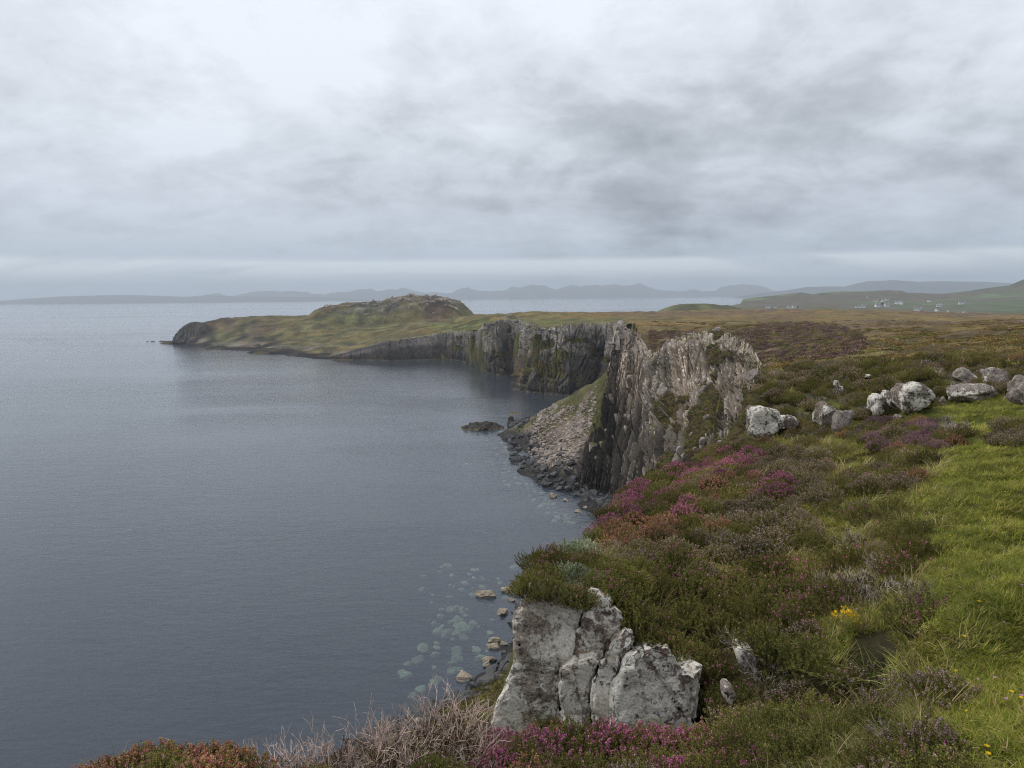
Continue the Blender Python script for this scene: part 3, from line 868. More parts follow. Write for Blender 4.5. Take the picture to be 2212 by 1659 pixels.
# the crofting country beyond the moor
RIDGE = [(1440, 668), (1560, 664), (1600, 656), (1604, 647), (1630, 643), (1694, 636), (1729, 631.5), (1756, 636), (1776, 632), (1817, 630), (1858, 630), (1916, 626), (1948, 627), (1958, 631.5),
         (2033, 635), (2091, 629), (2150, 621.5), (2179, 618.5), (2212, 605), (2300, 585), (2420, 600), (2600, 600)]
MIDL = [(1440, 672), (1560, 668), (1604, 658), (1700, 657), (1800, 652), (1900, 651), (2000, 655), (2100, 648), (2200, 642), (2350, 632), (2600, 632)]
FRNT = [(1440, 690), (1560, 686), (1650, 682), (1800, 683), (1950, 686), (2100, 692), (2212, 690), (2350, 688), (2600, 688)]
def _line(pts, D):
    w = [P(u, v, D) for u, v in pts]
    return np.array([math.atan2(q[0], q[1]) for q in w]), np.array([q[2] for q in w])
_LR, _LM, _LF = _line(RIDGE, 3050), _line(MIDL, 2500), _line(FRNT, 1500)
def hill_h(x, y):
    x = np.asarray(x, float).ravel(); y = np.asarray(y, float).ravel()
    t = np.arctan2(x, y)
    zr, zm, zf = [np.interp(t, *l) for l in (_LR, _LM, _LF)]
    z = np.where(y < 1500, zf - (1500 - y) * 0.02, np.where(y < 2500, zf + (zm - zf) * ((y - 1500) / 1000), np.where(y < 3050, zm + (zr - zm) * sstep(0, 1, (y - 2500) / 550), zr - (y - 3050) * 0.05)))
    return z + 2.0 * fbm(x / 160, y / 160, oct=5, seed=91) * sstep(0, 25, z) + 3 * np.abs(fbm(x / 300, y / 120, oct=3, seed=92)) * sstep(50, 100, z)
def mat_croft():
    m = M('croft_land')
    p = m.pos()
    base = m.attr(); n = m.noise(p, 0.02, 6.0, 0.65); n2 = m.noise(m.pos((1, 0.4, 1)), 0.006, 4.0)
    c = m.mix(1.0, base, m.ramp(n, [(0.3, 0.55), (0.7, 1.5)]), 'MULTIPLY')
    return m.bsdf(c, 0.95, None, 0.05)
def build_hills():
    th = np.radians(np.arange(13.5, 46, 0.07)); rr = np.exp(np.linspace(math.log(1550), math.log(5600), 190))
    T, R_ = np.meshgrid(th, rr); x, y = (R_ * np.sin(T)).ravel(), (R_ * np.cos(T)).ravel()
    z = hill_h(x, y)
    g = sstep(-0.05, 0.35, fbm(x / 330, y / 200, oct=4, seed=93) + 0.5 * sstep(900, 1500, x) - 0.3 * sstep(40, 90, z))
    c = np.array((0.105, 0.085, 0.05)) * (1 - g[:, None]) + g[:, None] * np.array((0.095, 0.115, 0.045))
    d = sstep(60, 110, z + 12 * fbm(x / 200, y / 200, oct=3, seed=94))
    c = c * (1 - .5 * d[:, None]) + .5 * d[:, None] * np.array((0.05, 0.045, 0.03))
    # strip fields
    st = (cells(x / 70 + y / 400, y / 260, seed=95)[2] - 0.5) * g
    c = c * (1 + 0.7 * st[:, None])
    return tag(link('hills', mesh_np('hills', np.stack([x, y, z], 1), grid_faces(len(rr), len(th))[:, ::-1], c, True), mat_croft()), kind='structure')
build_hills()

# the small green hill between the moor and the crofts
def green_knoll():
    c = P(1502, 672, 1120)
    n = 70; th, rr = np.meshgrid(np.linspace(0, 2 * np.pi, n), np.linspace(0, 1, 30))
    x = c[0] + rr * np.cos(th) * 82 + 14 * rr * (np.cos(th) > 0) * np.cos(th) * 2.4; y = c[1] + rr * np.sin(th) * 60
    topz = P(1500, 656, 1120)[2]
    z = 15 + (topz - 15) * np.clip(1 - rr ** 2.3, 0, 1) ** 0.8 + 1.2 * fbm(x / 18, y / 18, oct=4, seed=96) * np.clip(rr * 3, 0, 1)
    z = np.where(rr > 0.999, -5, z)
    col = np.tile(np.array((0.105, 0.105, 0.045)), (x.size, 1)) * (1 + 0.3 * fbm(x / 25, y / 25, oct=3, seed=97)).reshape(-1, 1)
    return tag(link('hill', mesh_np('hill', np.stack([x, y, z], 2).reshape(-1, 3), grid_faces(30, n), col, True), bpy.data.materials['croft_land']), kind='structure')
green_knoll()
# ------------------------------------------------------------------ rocks
def mat_lichen(name, scale=1.0, white=0.5, rock=(0.150, 0.118, 0.098), ochre=0.0):
    m = M(name)
    p = m.pos()
    a = m.noise(p, 3.2 * scale, 9.0, 0.68, 0.25)
    b = m.noise(p, 13.0 * scale, 8.0, 0.70, 0.15)
    c = m.noise(p, 46.0 * scale, 5.0, 0.62)
    d = m.noise(p, 1.3 * scale, 3.0, 0.5)
    base = m.ramp(m.math('ADD', m.math('MULTIPLY', b, 0.6), m.math('MULTIPLY', c, 0.4)),
                  [(0.36, (0.06, 0.048, 0.042)), (0.5, rock), (0.64, tuple(min(1, x * 1.9) for x in rock))])
    f = m.math('ADD', m.math('MULTIPLY', a, 0.60), m.math('ADD', m.math('MULTIPLY', b, 0.26), m.math('MULTIPLY', c, 0.14)))
    w = m.ramp(f, [(0.545 - 0.09 * white, 0.0), (0.575 - 0.09 * white, 1.0)])
    wc = m.mix(m.ramp(c, [(0.35, 0.0), (0.65, 1.0)]), (0.54, 0.50, 0.43), (0.86, 0.815, 0.73))
    wc = m.mix(m.ramp(d, [(0.45, 0.0), (0.6, 0.5)]), wc, (0.62, 0.57, 0.48))
    col = m.mix(w, base, wc)
    sp = m.ramp(m.noise(p, 24.0 * scale, 6.0, 0.7, 0.4), [(0.60, 0.0), (0.635, 1.0)])
    col = m.mix(m.math('MULTIPLY', sp, 0.85), col, (0.055, 0.046, 0.042))
    if ochre:
        oc = m.ramp(m.noise(p, 5.5 * scale, 6.0, 0.6), [(0.60, 0.0), (0.64, ochre)])
        col = m.mix(oc, col, (0.40, 0.24, 0.06))
    h = m.math('ADD', m.math('MULTIPLY', b, 0.7), m.math('ADD', m.math('MULTIPLY', c, 0.25), m.math('MULTIPLY', w, 0.10)))
    return m.bsdf(col, 0.92, m.bump(h, 0.9, 0.05 / scale), 0.15)

def mat_stone(name, lo, hi, scale=1.0, rough=0.85, spec=0.25):
    m = M(name)
    p = m.pos()
    a = m.noise(p, 0.5 * scale, 5.0, 0.62); b = m.noise(p, 3.0 * scale, 5.0, 0.65)
    f = m.math('ADD', m.math('MULTIPLY', a, 0.55), m.math('MULTIPLY', b, 0.45))
    rnd = m.n.new('ShaderNodeObjectInfo').outputs['Random']
    c = m.ramp(f, [(0.36, lo), (0.62, hi)])
    c = m.mix(1.0, c, m.ramp(rnd, [(0.0, 0.7), (1.0, 1.35)]), 'MULTIPLY')
    return m.bsdf(c, rough, m.bump(f, 0.8, 0.25 / scale), spec)

MAT_BLOCK = mat_lichen('lichen_block', 0.9, 0.95, (0.40, 0.335, 0.275), 0.0)
MAT_BLOCK2 = mat_lichen('lichen_block_white', 0.8, 1.05, (0.26, 0.20, 0.17), 0.5)
MAT_BLOCK3 = mat_lichen('grey_boulder', 0.6, 0.15, (0.23, 0.195, 0.17), 0.0)
MAT_BLOCK4 = mat_lichen('white_patched_boulder', 0.40, 0.55, (0.20, 0.16, 0.13), 0.0)
MAT_DARK = mat_stone('dark_basalt', (0.022, 0.021, 0.022), (0.070, 0.066, 0.064), 1.0, 0.6, 0.4)
MAT_PALE = mat_stone('pale_scree_stone', (0.15, 0.118, 0.10), (0.38, 0.315, 0.27), 1.0)
MAT_SHORE = mat_stone('shore_stone', (0.14, 0.115, 0.08), (0.42, 0.35, 0.26), 1.0, 0.7)
MAT_SUNK = mat_stone('sunken_stone', (0.28, 0.27, 0.19), (0.72, 0.69, 0.52), 0.7, 0.9)
MAT_CRAG = mat_stone('crag_stone', (0.17, 0.14, 0.12), (0.42, 0.365, 0.32), 0.8)

def rock_mesh(name, seed, sub=2, cuts=9, rough=0.10, sq=(1, 1, 1), mat=None, smooth=False):
    rg = np.random.default_rng(seed)
    bm = bmesh.new(); bmesh.ops.create_icosphere(bm, subdivisions=sub, radius=1.0)
    v = np.array([q.co[:] for q in bm.verts])
    for _ in range(cuts):
        n = rg.normal(size=3); n /= np.linalg.norm(n); d = rg.uniform(0.45, 0.80)
        e = np.clip(v @ n - d, 0, None); v -= e[:, None] * n
    nv = v / (np.linalg.norm(v, axis=1, keepdims=True) + 1e-9)
    v += nv * (rough * fbm(v[:, 0] * 1.7 + seed, v[:, 1] * 1.7, v[:, 2] * 1.7, oct=4, seed=seed, gain=.55))[:, None]
    v *= np.array(sq)
    for q, c in zip(bm.verts, v):
        q.co = c
    me = bpy.data.meshes.new(name); bm.to_mesh(me); bm.free()
    me.polygons.foreach_set('use_smooth', np.full(len(me.polygons), smooth, bool))
    if mat: me.materials.append(mat)
    return me

def outline_rock(name, uv, D, depth, mat, seed, label, lean=0.0, edge_len=0.055, rough=0.035, bevel=0.06, sink=-0.02, plate=1.0, rnd=0):
    """a block whose seen face has this outline at depth D (metres) and which runs back by depth"""
    rg = np.random.default_rng(seed)
    pts = [P(u, v, D + lean * (1600 - v) / 400.0) for u, v in uv]
    cen = np.mean(pts, axis=0); zmin = min(p[2] for p in pts)
    bm = bmesh.new()
    fr = [bm.verts.new((p - cen) + np.array([0, rg.uniform(-.03, .03) * depth * 2, 0])) for p in pts]
    bk = [bm.verts.new(((p - cen) * np.array([0.84, 1, 0.82]) + np.array([0.05 * depth, depth * rg.uniform(.85, 1.15), -sink * depth]))) for p in pts]
    n = len(pts)
    bm.faces.new(fr); bm.faces.new(list(reversed(bk)))
    for i in range(n):
        bm.faces.new((fr[(i + 1) % n], fr[i], bk[i], bk[(i + 1) % n]))
    bmesh.ops.recalc_face_normals(bm, faces=bm.faces[:])
    bmesh.ops.bevel(bm, geom=[e for e in bm.edges if e.verts[0] in fr or e.verts[1] in fr or True], offset=bevel, segments=2, affect='EDGES', clamp_overlap=True)
    bmesh.ops.triangulate(bm, faces=bm.faces[:], quad_method='BEAUTY', ngon_method='BEAUTY')
    for _ in range(7):
        lg = [e for e in bm.edges if e.calc_length() > edge_len]
        if not lg or len(bm.verts) > 14000: break
        bmesh.ops.subdivide_edges(bm, edges=lg, cuts=1)
        bmesh.ops.triangulate(bm, faces=[f for f in bm.faces if len(f.verts) > 3])
    for _ in range(rnd):
        bmesh.ops.smooth_vert(bm, verts=bm.verts[:], factor=0.5, use_axis_x=True, use_axis_y=True, use_axis_z=True)
    bm.normal_update()
    v = np.array([q.co[:] for q in bm.verts]); nn = np.array([q.normal[:] for q in bm.verts])
    w = v + cen
    s = max(edge_len * 9, 0.2)
    d = rough * (fbm(w[:, 0] / s, w[:, 1] / s, w[:, 2] / s, oct=5, seed=seed, gain=.55) + 0.8 * fbm(w[:, 0] / (s * 3), w[:, 1] / (s * 3), w[:, 2] / (s * 3), oct=2, seed=seed + 2))
    f1, f2, ca, cb = cells(w[:, 0] / (s * .8) + .35 * w[:, 2] / s, w[:, 2] / (s * 1.5) + w[:, 1] / s, seed=seed)
    d = d + plate * rough * ((ca - .5) * 1.5 - 1.3 * (1 - sstep(0.0, 0.10, f2 - f1)))
    v = v + nn * d[:, None]
    for q, c in zip(bm.verts, v): q.co = c
    me = bpy.data.meshes.new(name); bm.to_mesh(me); bm.free()
    me.polygons.foreach_set('use_smooth', np.full(len(me.polygons), True, bool))
    o = link(name, me, mat, loc=cen)
    return o

def z5(*pts): return [(1026 + 0.3164 * x, 1134 + 0.3164 * y) for x, y in pts]
def z4(*pts): return [(1566 + 0.292 * x, 729 + 0.292 * y) for x, y in pts]
# the lichened outcrop in the foreground: blocks that lean on each other
OUT = 'lichened blocks of the foreground outcrop'
b = outline_rock('rock', z5((345, 405), (430, 412), (560, 455), (735, 498), (720, 600), (695, 700), (688, 800), (650, 900), (610, 1000), (595, 1150), (575, 1260), (540, 1560), (240, 1640), (90, 1560), (150, 1300), (205, 1130), (275, 920), (292, 700), (312, 560)),
                 5.55, 0.85, MAT_BLOCK, 101, '', sink=0.55, lean=0.25, rough=0.028, bevel=0.018, edge_len=0.04)
tag(b, 'tall grey slab of rock with pale lichen at the cliff edge, heather on its top', 'rock', OUT)
b = outline_rock('rock', z5((800, 455), (850, 488), (960, 560), (1010, 620), (985, 740), (920, 830), (850, 905), (720, 950), (672, 915), (690, 750), (742, 650), (780, 550)), 5.65, 0.6, MAT_BLOCK2, 102, '', sink=0.30, lean=0.2, rough=0.04, bevel=0.02, edge_len=0.04)
tag(b, 'jagged whitish rock wedged upright behind the slabs, below dark heather', 'rock', OUT)
b = outline_rock('rock', z5((592, 992), (700, 932), (872, 880), (845, 990), (800, 1100), (795, 1600), (560, 1600), (580, 1150)), 5.42, 0.6, MAT_BLOCK, 103, '', sink=0.30, lean=0.25, rough=0.032, bevel=0.02, edge_len=0.04)
tag(b, 'low grey rock between the tall slab and the leaning white slab', 'rock', OUT)
b = outline_rock('rock', z5((1058, 702), (1108, 745), (1092, 805), (1015, 895), (992, 1010), (965, 1120), (940, 1600), (800, 1600), (792, 1110), (850, 1000), (902, 880), (960, 780)), 5.3, 0.55, MAT_BLOCK2, 104, '', sink=0.30, lean=0.3, rough=0.03, bevel=0.025, edge_len=0.04)
tag(b, 'narrow white slab leaning to the right in the middle of the outcrop', 'rock', OUT)
b = outline_rock('rock', z5((1045, 880), (1110, 828), (1200, 822), (1372, 862), (1405, 995), (1500, 985), (1560, 965), (1545, 1150), (1465, 1600), (1200, 1620), (920, 1600), (960, 1130), (1012, 990)), 5.12, 0.7, MAT_BLOCK2, 105, '', sink=0.30, lean=0.25, rough=0.035, bevel=0.02, edge_len=0.04)
tag(b, 'broad block blotched white and purplish brown at the right end of the outcrop', 'rock', OUT)
b = outline_rock('rock', [(1592, 1404), (1612, 1403), (1640, 1417), (1634, 1445), (1610, 1440), (1594, 1430)], 5.3, 0.25, MAT_BLOCK2, 106, '', edge_len=0.03, rough=0.015, bevel=0.015)
tag(b, 'small white stone poking out of dark heather right of the outcrop', 'rock')
b = outline_rock('rock', [(1568, 1494), (1580, 1496), (1592, 1512), (1590, 1535), (1574, 1530)], 4.75, 0.2, MAT_BLOCK2, 107, '', edge_len=0.03, rough=0.015, bevel=0.012)
tag(b, 'little white stone low in the gap beside the broad block', 'rock')

# the row of boulders along the path
ROW = 'boulders along the grassy path'
for i, (pts, D, dep, mt, lab) in enumerate((
    (((205, 545), (250, 530), (405, 535), (430, 575), (420, 640), (380, 720), (185, 735), (195, 640)), 20.5, 1.0, MAT_BLOCK4, 'large white-topped boulder with a black streak at the cliff edge'),
    (((395, 600), (470, 583), (545, 600), (565, 645), (520, 690), (390, 690)), 20.3, 0.8, MAT_BLOCK4, 'low boulder with two white patches beside the white-topped boulder'),
    (((745, 500), (790, 488), (835, 530), (835, 600), (800, 650), (760, 690), (720, 680), (722, 560)), 19.2, 0.7, MAT_BLOCK4, 'upright dark boulder with white flecks under grey dead heather'),
    (((850, 560), (900, 532), (950, 535), (945, 610), (890, 660), (800, 700), (815, 600)), 18.8, 0.8, MAT_BLOCK3, 'brown rounded boulder beside the white-flecked upright one'),
    (((1130, 430), (1165, 418), (1188, 470), (1185, 545), (1160, 580), (1108, 575), (1105, 500)), 19.5, 0.6, MAT_BLOCK4, 'narrow upright pale boulder at the left of a pair'),
    (((1225, 410), (1275, 402), (1300, 450), (1295, 530), (1225, 545), (1210, 480)), 19.9, 0.6, MAT_BLOCK4, 'small pale boulder half under heather beside the pointed boulder'),
    (((1335, 400), (1410, 348), (1470, 355), (1550, 420), (1560, 460), (1480, 530), (1400, 580), (1322, 560), (1318, 450)), 19.0, 1.0, MAT_BLOCK4, 'pointed boulder, white on its left side and brown on its right'),
    (((1548, 352), (1590, 352), (1590, 405), (1545, 405)), 20.5, 0.5, MAT_BLOCK3, 'small pale boulder right of the pointed boulder'),
    (((1640, 400), (1690, 355), (1760, 345), (1900, 360), (1990, 370), (2005, 400), (1950, 440), (1640, 450)), 20.2, 1.2, MAT_BLOCK3, 'long low grey boulder in the grass in front of two round ones'),
    (((1695, 265), (1790, 225), (1850, 228), (1880, 265), (1870, 330), (1760, 340), (1750, 290)), 23.0, 1.2, MAT_BLOCK3, 'left one of two round grey boulders at the top of the slope'),
    (((1885, 290), (1920, 245), (1990, 235), (2060, 262), (2088, 300), (2060, 350), (1890, 345)), 22.6, 1.2, MAT_BLOCK3, 'right one of two round grey boulders at the top of the slope'),
    (((2112, 300), (2180, 282), (2260, 290), (2280, 360), (2190, 390), (2118, 370)), 21.0, 1.2, MAT_BLOCK3, 'upper grey boulder at the right edge of the photo'),
    (((2105, 430), (2140, 375), (2212, 340), (2290, 380), (2290, 480), (2110, 475)), 19.8, 1.2, MAT_BLOCK3, 'lower grey boulder at the right edge of the photo'),
    (((838, 335), (850, 320), (862, 350), (885, 375), (882, 420), (830, 420)), 23.0, 0.4, MAT_BLOCK4, 'small pointed white stone among green heather'),
    (((1042, 280), (1075, 268), (1105, 275), (1105, 310), (1045, 312)), 23.5, 0.5, mat_lichen('orange_lichen', .5, .5, (.15, .11, .08), 1.0), 'small stone with orange lichen in the heather'),
    (((1588, 445), (1620, 440), (1630, 470), (1625, 490), (1590, 485)), 19.5, 0.3, MAT_BLOCK3, 'small grey stone in the grass below the long low boulder'),
    (((1240, 575), (1275, 570), (1320, 585), (1310, 610), (1245, 608)), 18.6, 0.4, MAT_BLOCK3, 'flat dark stone in the grass below the pointed boulder'))):
    q = z4(*pts); vb = max(p[1] for p in q); ub = np.mean([p[0] for p in q if p[1] > vb - 12])
    hit = ray_ground(ub, vb + 9, 8, 26); D = D if hit is None else hit[1]
    if mt is MAT_BLOCK3:
        us, vs_ = [p[0] for p in q], [p[1] for p in q]; cu_, cv_ = (min(us) + max(us)) / 2, min(vs_) * .35 + max(vs_) * .65
        D = D + .3; wd = (max(us) - min(us)) * K * D / 2 * 1.08; ht = (max(vs_) - min(vs_)) * K * D * .72
        o = link('boulder', rock_mesh('boulder', 820 + i, 4, 4, 0.16, (wd, wd * .85, ht), mt, True), loc=tuple(P(cu_, cv_, D))); tag(o, lab, 'boulder', ROW); continue
    o = outline_rock('boulder', q, D, dep, mt, 120 + i, '', edge_len=0.09, rough=0.05, bevel=0.10 if mt is MAT_BLOCK3 else 0.05, rnd=7 if mt is MAT_BLOCK3 else 1, plate=0.3 if mt is MAT_BLOCK3 else 1.0)
    tag(o, lab, 'boulder', ROW)

# ---- stones strewn over slopes and shores
PROTO = {}
def protos(key, mat, n, sub=2, **kw):
    PROTO[key] = [rock_mesh(key + '_shape', 300 + hash_id(key) + i, sub, mat=mat, **kw) for i in range(n)]
def hash_id(s): return sum(ord(c) * (i + 3) for i, c in enumerate(s)) % 500
protos('dark', MAT_DARK, 8, 2, cuts=11, rough=0.07, sq=(1.15, 1.0, 0.75))
protos('pale', MAT_PALE, 8, 2, cuts=11, rough=0.06, sq=(1.2, 0.9, 0.6))
protos('shore', MAT_SHORE, 6, 3, cuts=16, rough=0.14, sq=(1.25, 0.85, 0.6))
protos('sunk', MAT_SUNK, 6, 2, cuts=6, rough=0.10, sq=(1.2, 1.0, 0.55))
protos('crag', MAT_CRAG, 8, 3, cuts=20, rough=0.09, sq=(1.0, 0.9, 1.0))
def strew(name, key, p, size, rg, label, cat, group, tilt=0.5):
    me = PROTO[key][int(rg.integers(len(PROTO[key])))]
    o = link(name, me, loc=tuple(p), rot=(rg.uniform(-tilt, tilt), rg.uniform(-tilt, tilt), rg.uniform(0, 6.28)), scale=float(size))
    return tag(o, label, cat, group)

def joined_stones(name, key, pts, sizes, rg, mat):
    """many small stones as one piece of ground cover"""
    base = []
    for me in PROTO[key][:4]:
        bm = bmesh.new(); bmesh.ops.create_icosphere(bm, subdivisions=1, radius=1.0)
        v = np.array([q.co[:] for q in bm.verts]); f = np.array([[q.index for q in t.verts] for t in bm.faces]); bm.free()
        v *= 1 + 0.35 * rg.uniform(-1, 1, (len(v), 1)); v *= np.array((1.15, 0.9, 0.65)); base.append((v, f))
    V, F_, off = [], [], 0
    for p, s in zip(pts, sizes):
        v, f = base[int(rg.integers(4))]
        R = np.array(Euler(tuple(rg.uniform(-.8, .8, 2)) + (rg.uniform(0, 6.28),)).to_matrix())
        V.append((v * s) @ R.T + p); F_.append(f + off); off += len(v)
    me = mesh_np(name, np.concatenate(V), np.concatenate(F_))
    return tag(link(name, me, mat), kind='stuff')

rg = np.random.default_rng(77)
def on_ground(x, y):
    return np.stack([x, y, height(x, y)], 1)
# boulder beach below the near cliff
beach = [S(u, v) for u, v in ((1118, 905), (1110, 922), (1106, 960), (1116, 1003), (1165, 1040), (1225, 1063), (1300, 1095), (1330, 1118))]
def along(line, n, lo, hi, nx, ny):
    t = np.sort(rg.uniform(0, len(line) - 1, n)); i = np.minimum(t.astype(int), len(line) - 2); f = (t - i)[:, None]
    L_ = np.array(line); p = L_[i] * (1 - f) + L_[i + 1] * f
    d = rg.uniform(lo, hi, n)
    return p[:, 0] + nx * d, p[:, 1] + ny * d
x, y = along(beach, 210, -1.5, 10.0, 0.93, 0.37)
for k, p in enumerate(on_ground(x, y)):
    if p[2] > 7: continue
    s = rg.uniform(0.7, 1.9) * (1.25 if rg.random() < 0.2 else 1.0)
    p[2] = max(p[2], -0.4) + 0.25 * s
    zone = ('at the far corner' if p[1] > 300 else 'in the middle' if p[1] > 235 else 'at the near end') + ' of the beach below the cliff'
    size = 'big' if s > 1.6 else 'middling' if s > 1.1 else 'small'
    lab = '%s dark boulder %s %s' % (size, 'awash' if p[2] < 0.5 else 'high and dry' if p[2] > 2.5 else 'by the waterline', zone)
    strew('boulder', 'dark', p, s, rg, lab, 'boulder', lab + ', one of several')
x, y = along(beach, 900, -1.0, 13.0, 0.93, 0.37)
pp = on_ground(x, y); pp = pp[pp[:, 2] < 9]; pp[:, 2] = np.maximum(pp[:, 2], -0.3)
joined_stones('dark_shingle', 'dark', pp, rg.uniform(0.25, 0.75, len(pp)), rg, MAT_DARK)
# pale scree fan
quad = [np.array(q[:2]) for q in (S(1175, 1030), S(1128, 990), P(1178, 912, 322), P(1235, 872, 297), P(1288, 845, 270), P(1290, 900, 249), P(1262, 960, 234), P(1236, 1020, 224))]
quad = np.array(quad)
n = 4200
x = rg.uniform(quad[:, 0].min(), quad[:, 0].max(), n * 3); y = rg.uniform(quad[:, 1].min(), quad[:, 1].max(), n * 3)
keep = (sdist(x, y, quad) > 0); x, y = x[keep][:n], y[keep][:n]
# turf on the far flank of the fan stays clear
ridge_d = (x - 35) * -.965 + (y - 259) * -.263
ok = ridge_d > 7 + 4 * fbm(x / 5, y / 5, oct=2, seed=9) + 9 * rg.random(len(x)) ** 2.5; x, y = x[ok], y[ok]
pp = on_ground(x, y)
def scree_label(p, s):
    lab = '%s pale stone %s of the scree fan, %s' % ('large' if s > 1.3 else 'medium' if s > .9 else 'small', 'at the top' if p[2] > 18 else 'in the middle' if p[2] > 8 else 'at the foot', 'on its far side' if p[1] > 265 else 'on its near side')
    return lab, 'stone', lab + ', one of several'
big_i = rg.choice(len(pp), min(200, len(pp)), replace=False)
for k in big_i:
    s = rg.uniform(0.55, 1.25) * (2.2 if rg.random() < 0.05 else 1.0)
    strew('scree_stone', 'pale', pp[k] + np.array((0, 0, 0.2 * s)), s, rg, *scree_label(pp[k], s))
rest = np.delete(pp, big_i, axis=0)
joined_stones('scree', 'pale', rest, rg.uniform(0.16, 0.45, len(rest)) * np.where(rg.random(len(rest)) < .12, 1.9, 1.0), rg, MAT_PALE)
# the near cove: dark boulders, brown stones awash and stones under water
cove = [S(u, v) for u, v in ((1125, 1300), (1112, 1330), (1105, 1390), (1060, 1450), (1005, 1492), (930, 1530), (870, 1560), (760, 1630))]
x, y = along(cove, 95, -0.5, 9.0, 0.9, -0.43)
for p in on_ground(x, y):
    s = rg.uniform(0.7, 1.8); p[2] = max(p[2], -0.2) + 0.2 * s
    lab = '%s black boulder %s the near cove, %s' % ('big' if s > 1.4 else 'small', 'at the waterline of' if p[2] < 0.6 else 'on the shore of', 'beside the tall slab' if p[1] > 108 else 'under the dead twigs')
    strew('boulder', 'dark', p, s, rg, lab, 'boulder', lab + ', one of several')
x, y = along(cove, 300, -0.5, 11.0, 0.9, -0.43)
pp = on_ground(x, y); pp[:, 2] = np.maximum(pp[:, 2], -0.2)
joined_stones('dark_shingle', 'dark', pp, rg.uniform(0.2, 0.7, len(pp)), rg, MAT_DARK)
for (u, v, s, lab) in ((1050, 1287, 2.1, 'long ochre rock awash, outermost of those in the cove'), (1098, 1278, 1.5, 'brown split rock awash near the top of the tall slab'), (1104, 1297, 0.9, 'small brown rock awash below the split rock'),
                       (1085, 1325, 1.5, 'square brown rock awash in front of the black boulder'), (1002, 1466, 1.5, 'pale rock standing at the waterline left of the black boulders'), (1068, 1386, 1.2, 'upper one of two tan rocks awash'),
                       (1066, 1399, 1.4, 'lower one of two tan rocks awash'), (1088, 1391, 0.8, 'small tan rock awash right of the pair'), (1058, 1428, 1.2, 'grey rock awash in line with the gull'),
                       (1195, 1073, 1.7, 'brown flat rock awash off the boulder beach'), (1222, 1082, 0.9, 'small tan rock awash beside the flat rock'), (1265, 1098, 1.0, 'pale rock on the shore beneath pink heather'),
                       (1248, 1106, 1.0, 'pale yellowish rock at the waterline beneath pink heather')):
    p = S(u, v); p[2] = 0.1 * s
    strew('rock', 'shore', p, s, rg, lab, 'rock', 'brown rocks awash', 0.2)
def sunk_label(i, s, p):
    lab = '%s pale stone under shallow water %s' % ('large' if s > .9 else 'small', 'off the boulder beach' if i >= 105 else ('far out in the near cove' if p[0] < -8 else 'close in to the near cove shore'))
    return lab, 'stone', lab + ', one of several'
for i in range(200):
    if i < 105:
        u, v = rg.normal(1035, 55), rg.uniform(1215, 1500); u = min(u, 1125 - 0.25 * (v - 1215)) - rg.exponential(28)
        s = rg.uniform(0.35, 1.15)
    else:
        v = rg.uniform(935, 1130); u = np.interp(v, (935, 1000, 1040, 1130), (1100, 1110, 1160, 1255)) - rg.exponential(20) - 4
        s = rg.uniform(0.4, 1.2)
    p = S(u, v); p[2] = -rg.uniform(0.1, 0.7) - 0.5 * s
    strew('sunken_stone', 'sunk', p, s, rg, *sunk_label(i, s, p), 0.15)
SUNK_AT = {(965, 1358): 'right one of a touching pair', (945, 1353): 'left one of a touching pair', (915, 1390): 'farthest left', (1008, 1348): 'upper right of the pair', (1002, 1368): 'right of the pair', (1035, 1412): 'lowest of them', (1112, 1220): 'topmost, beside the slab heather', (1030, 1400): 'just above the lowest', (990, 1405): 'midway along the lower row', (975, 1336): 'just above the pair'}
for (u, v, s) in ((965, 1358, 1.9), (945, 1353, 1.6), (915, 1390, 1.7), (1008, 1348, 1.8), (1002, 1368, 1.5), (1035, 1412, 1.9), (1112, 1220, 1.6), (1030, 1400, 1.2), (990, 1405, 1.0), (975, 1336, 1.3)):
    s *= .72; p = S(u, v); p[2] = -0.2 - 0.5 * s
    strew('sunken_stone', 'sunk', p, s, rg, 'large pale green stone just under the cove surface, %s' % SUNK_AT[(u, v)], 'stone', 'large sunken stones of the cove', 0.1)
# skerry
def skerry(name, u, v, w, d, h, seed, label):
    c = S(u, v); n = 64
    X, Y = np.meshgrid(np.linspace(-1, 1, n), np.linspace(-1, 1, n))
    r = np.sqrt(X ** 2 + Y ** 2) + 0.22 * fbm(X * 2.5, Y * 2.5, oct=4, seed=seed)
    z = h * np.clip(1.0 - r ** 2.2, -1.5, 1) ** 1 + 0.35 * h * fbm(X * 5, Y * 5, oct=4, seed=seed + 1)
    m = bpy.data.materials.get('skerry_rock')
    if m is None:
        mm = M('skerry_rock'); zz_ = mm.node('ShaderNodeSeparateXYZ', {0: mm.pos()}).outputs[2]; nn = mm.noise(mm.pos(), 0.9, 5.0, .65)
        cc = mm.ramp(nn, [(0.35, (0.028, 0.023, 0.018)), (0.65, (0.085, 0.07, 0.05))])
        cc = mm.mix(mm.ramp(mm.math('ADD', mm.math('MULTIPLY', zz_, 0.7), mm.math('MULTIPLY', nn, 0.5)), [(0.25, 0.9), (0.65, 0.0)]), cc, (0.20, 0.145, 0.06))
        m = mm.bsdf(cc, 0.7, mm.bump(nn, 0.8, 0.5), 0.3)
    me = mesh_np(name, np.stack([X * w, Y * d, np.maximum(z, -2)], 2).reshape(-1, 3), grid_faces(n, n), None, False)
    return tag(link(name, me, m, loc=(c[0], c[1], 0)), label, 'rock')
skerry('skerry', 1043, 924, 10.0, 6.5, 2.3, 201, 'low dark skerry with weed-brown rim off the boulder beach')
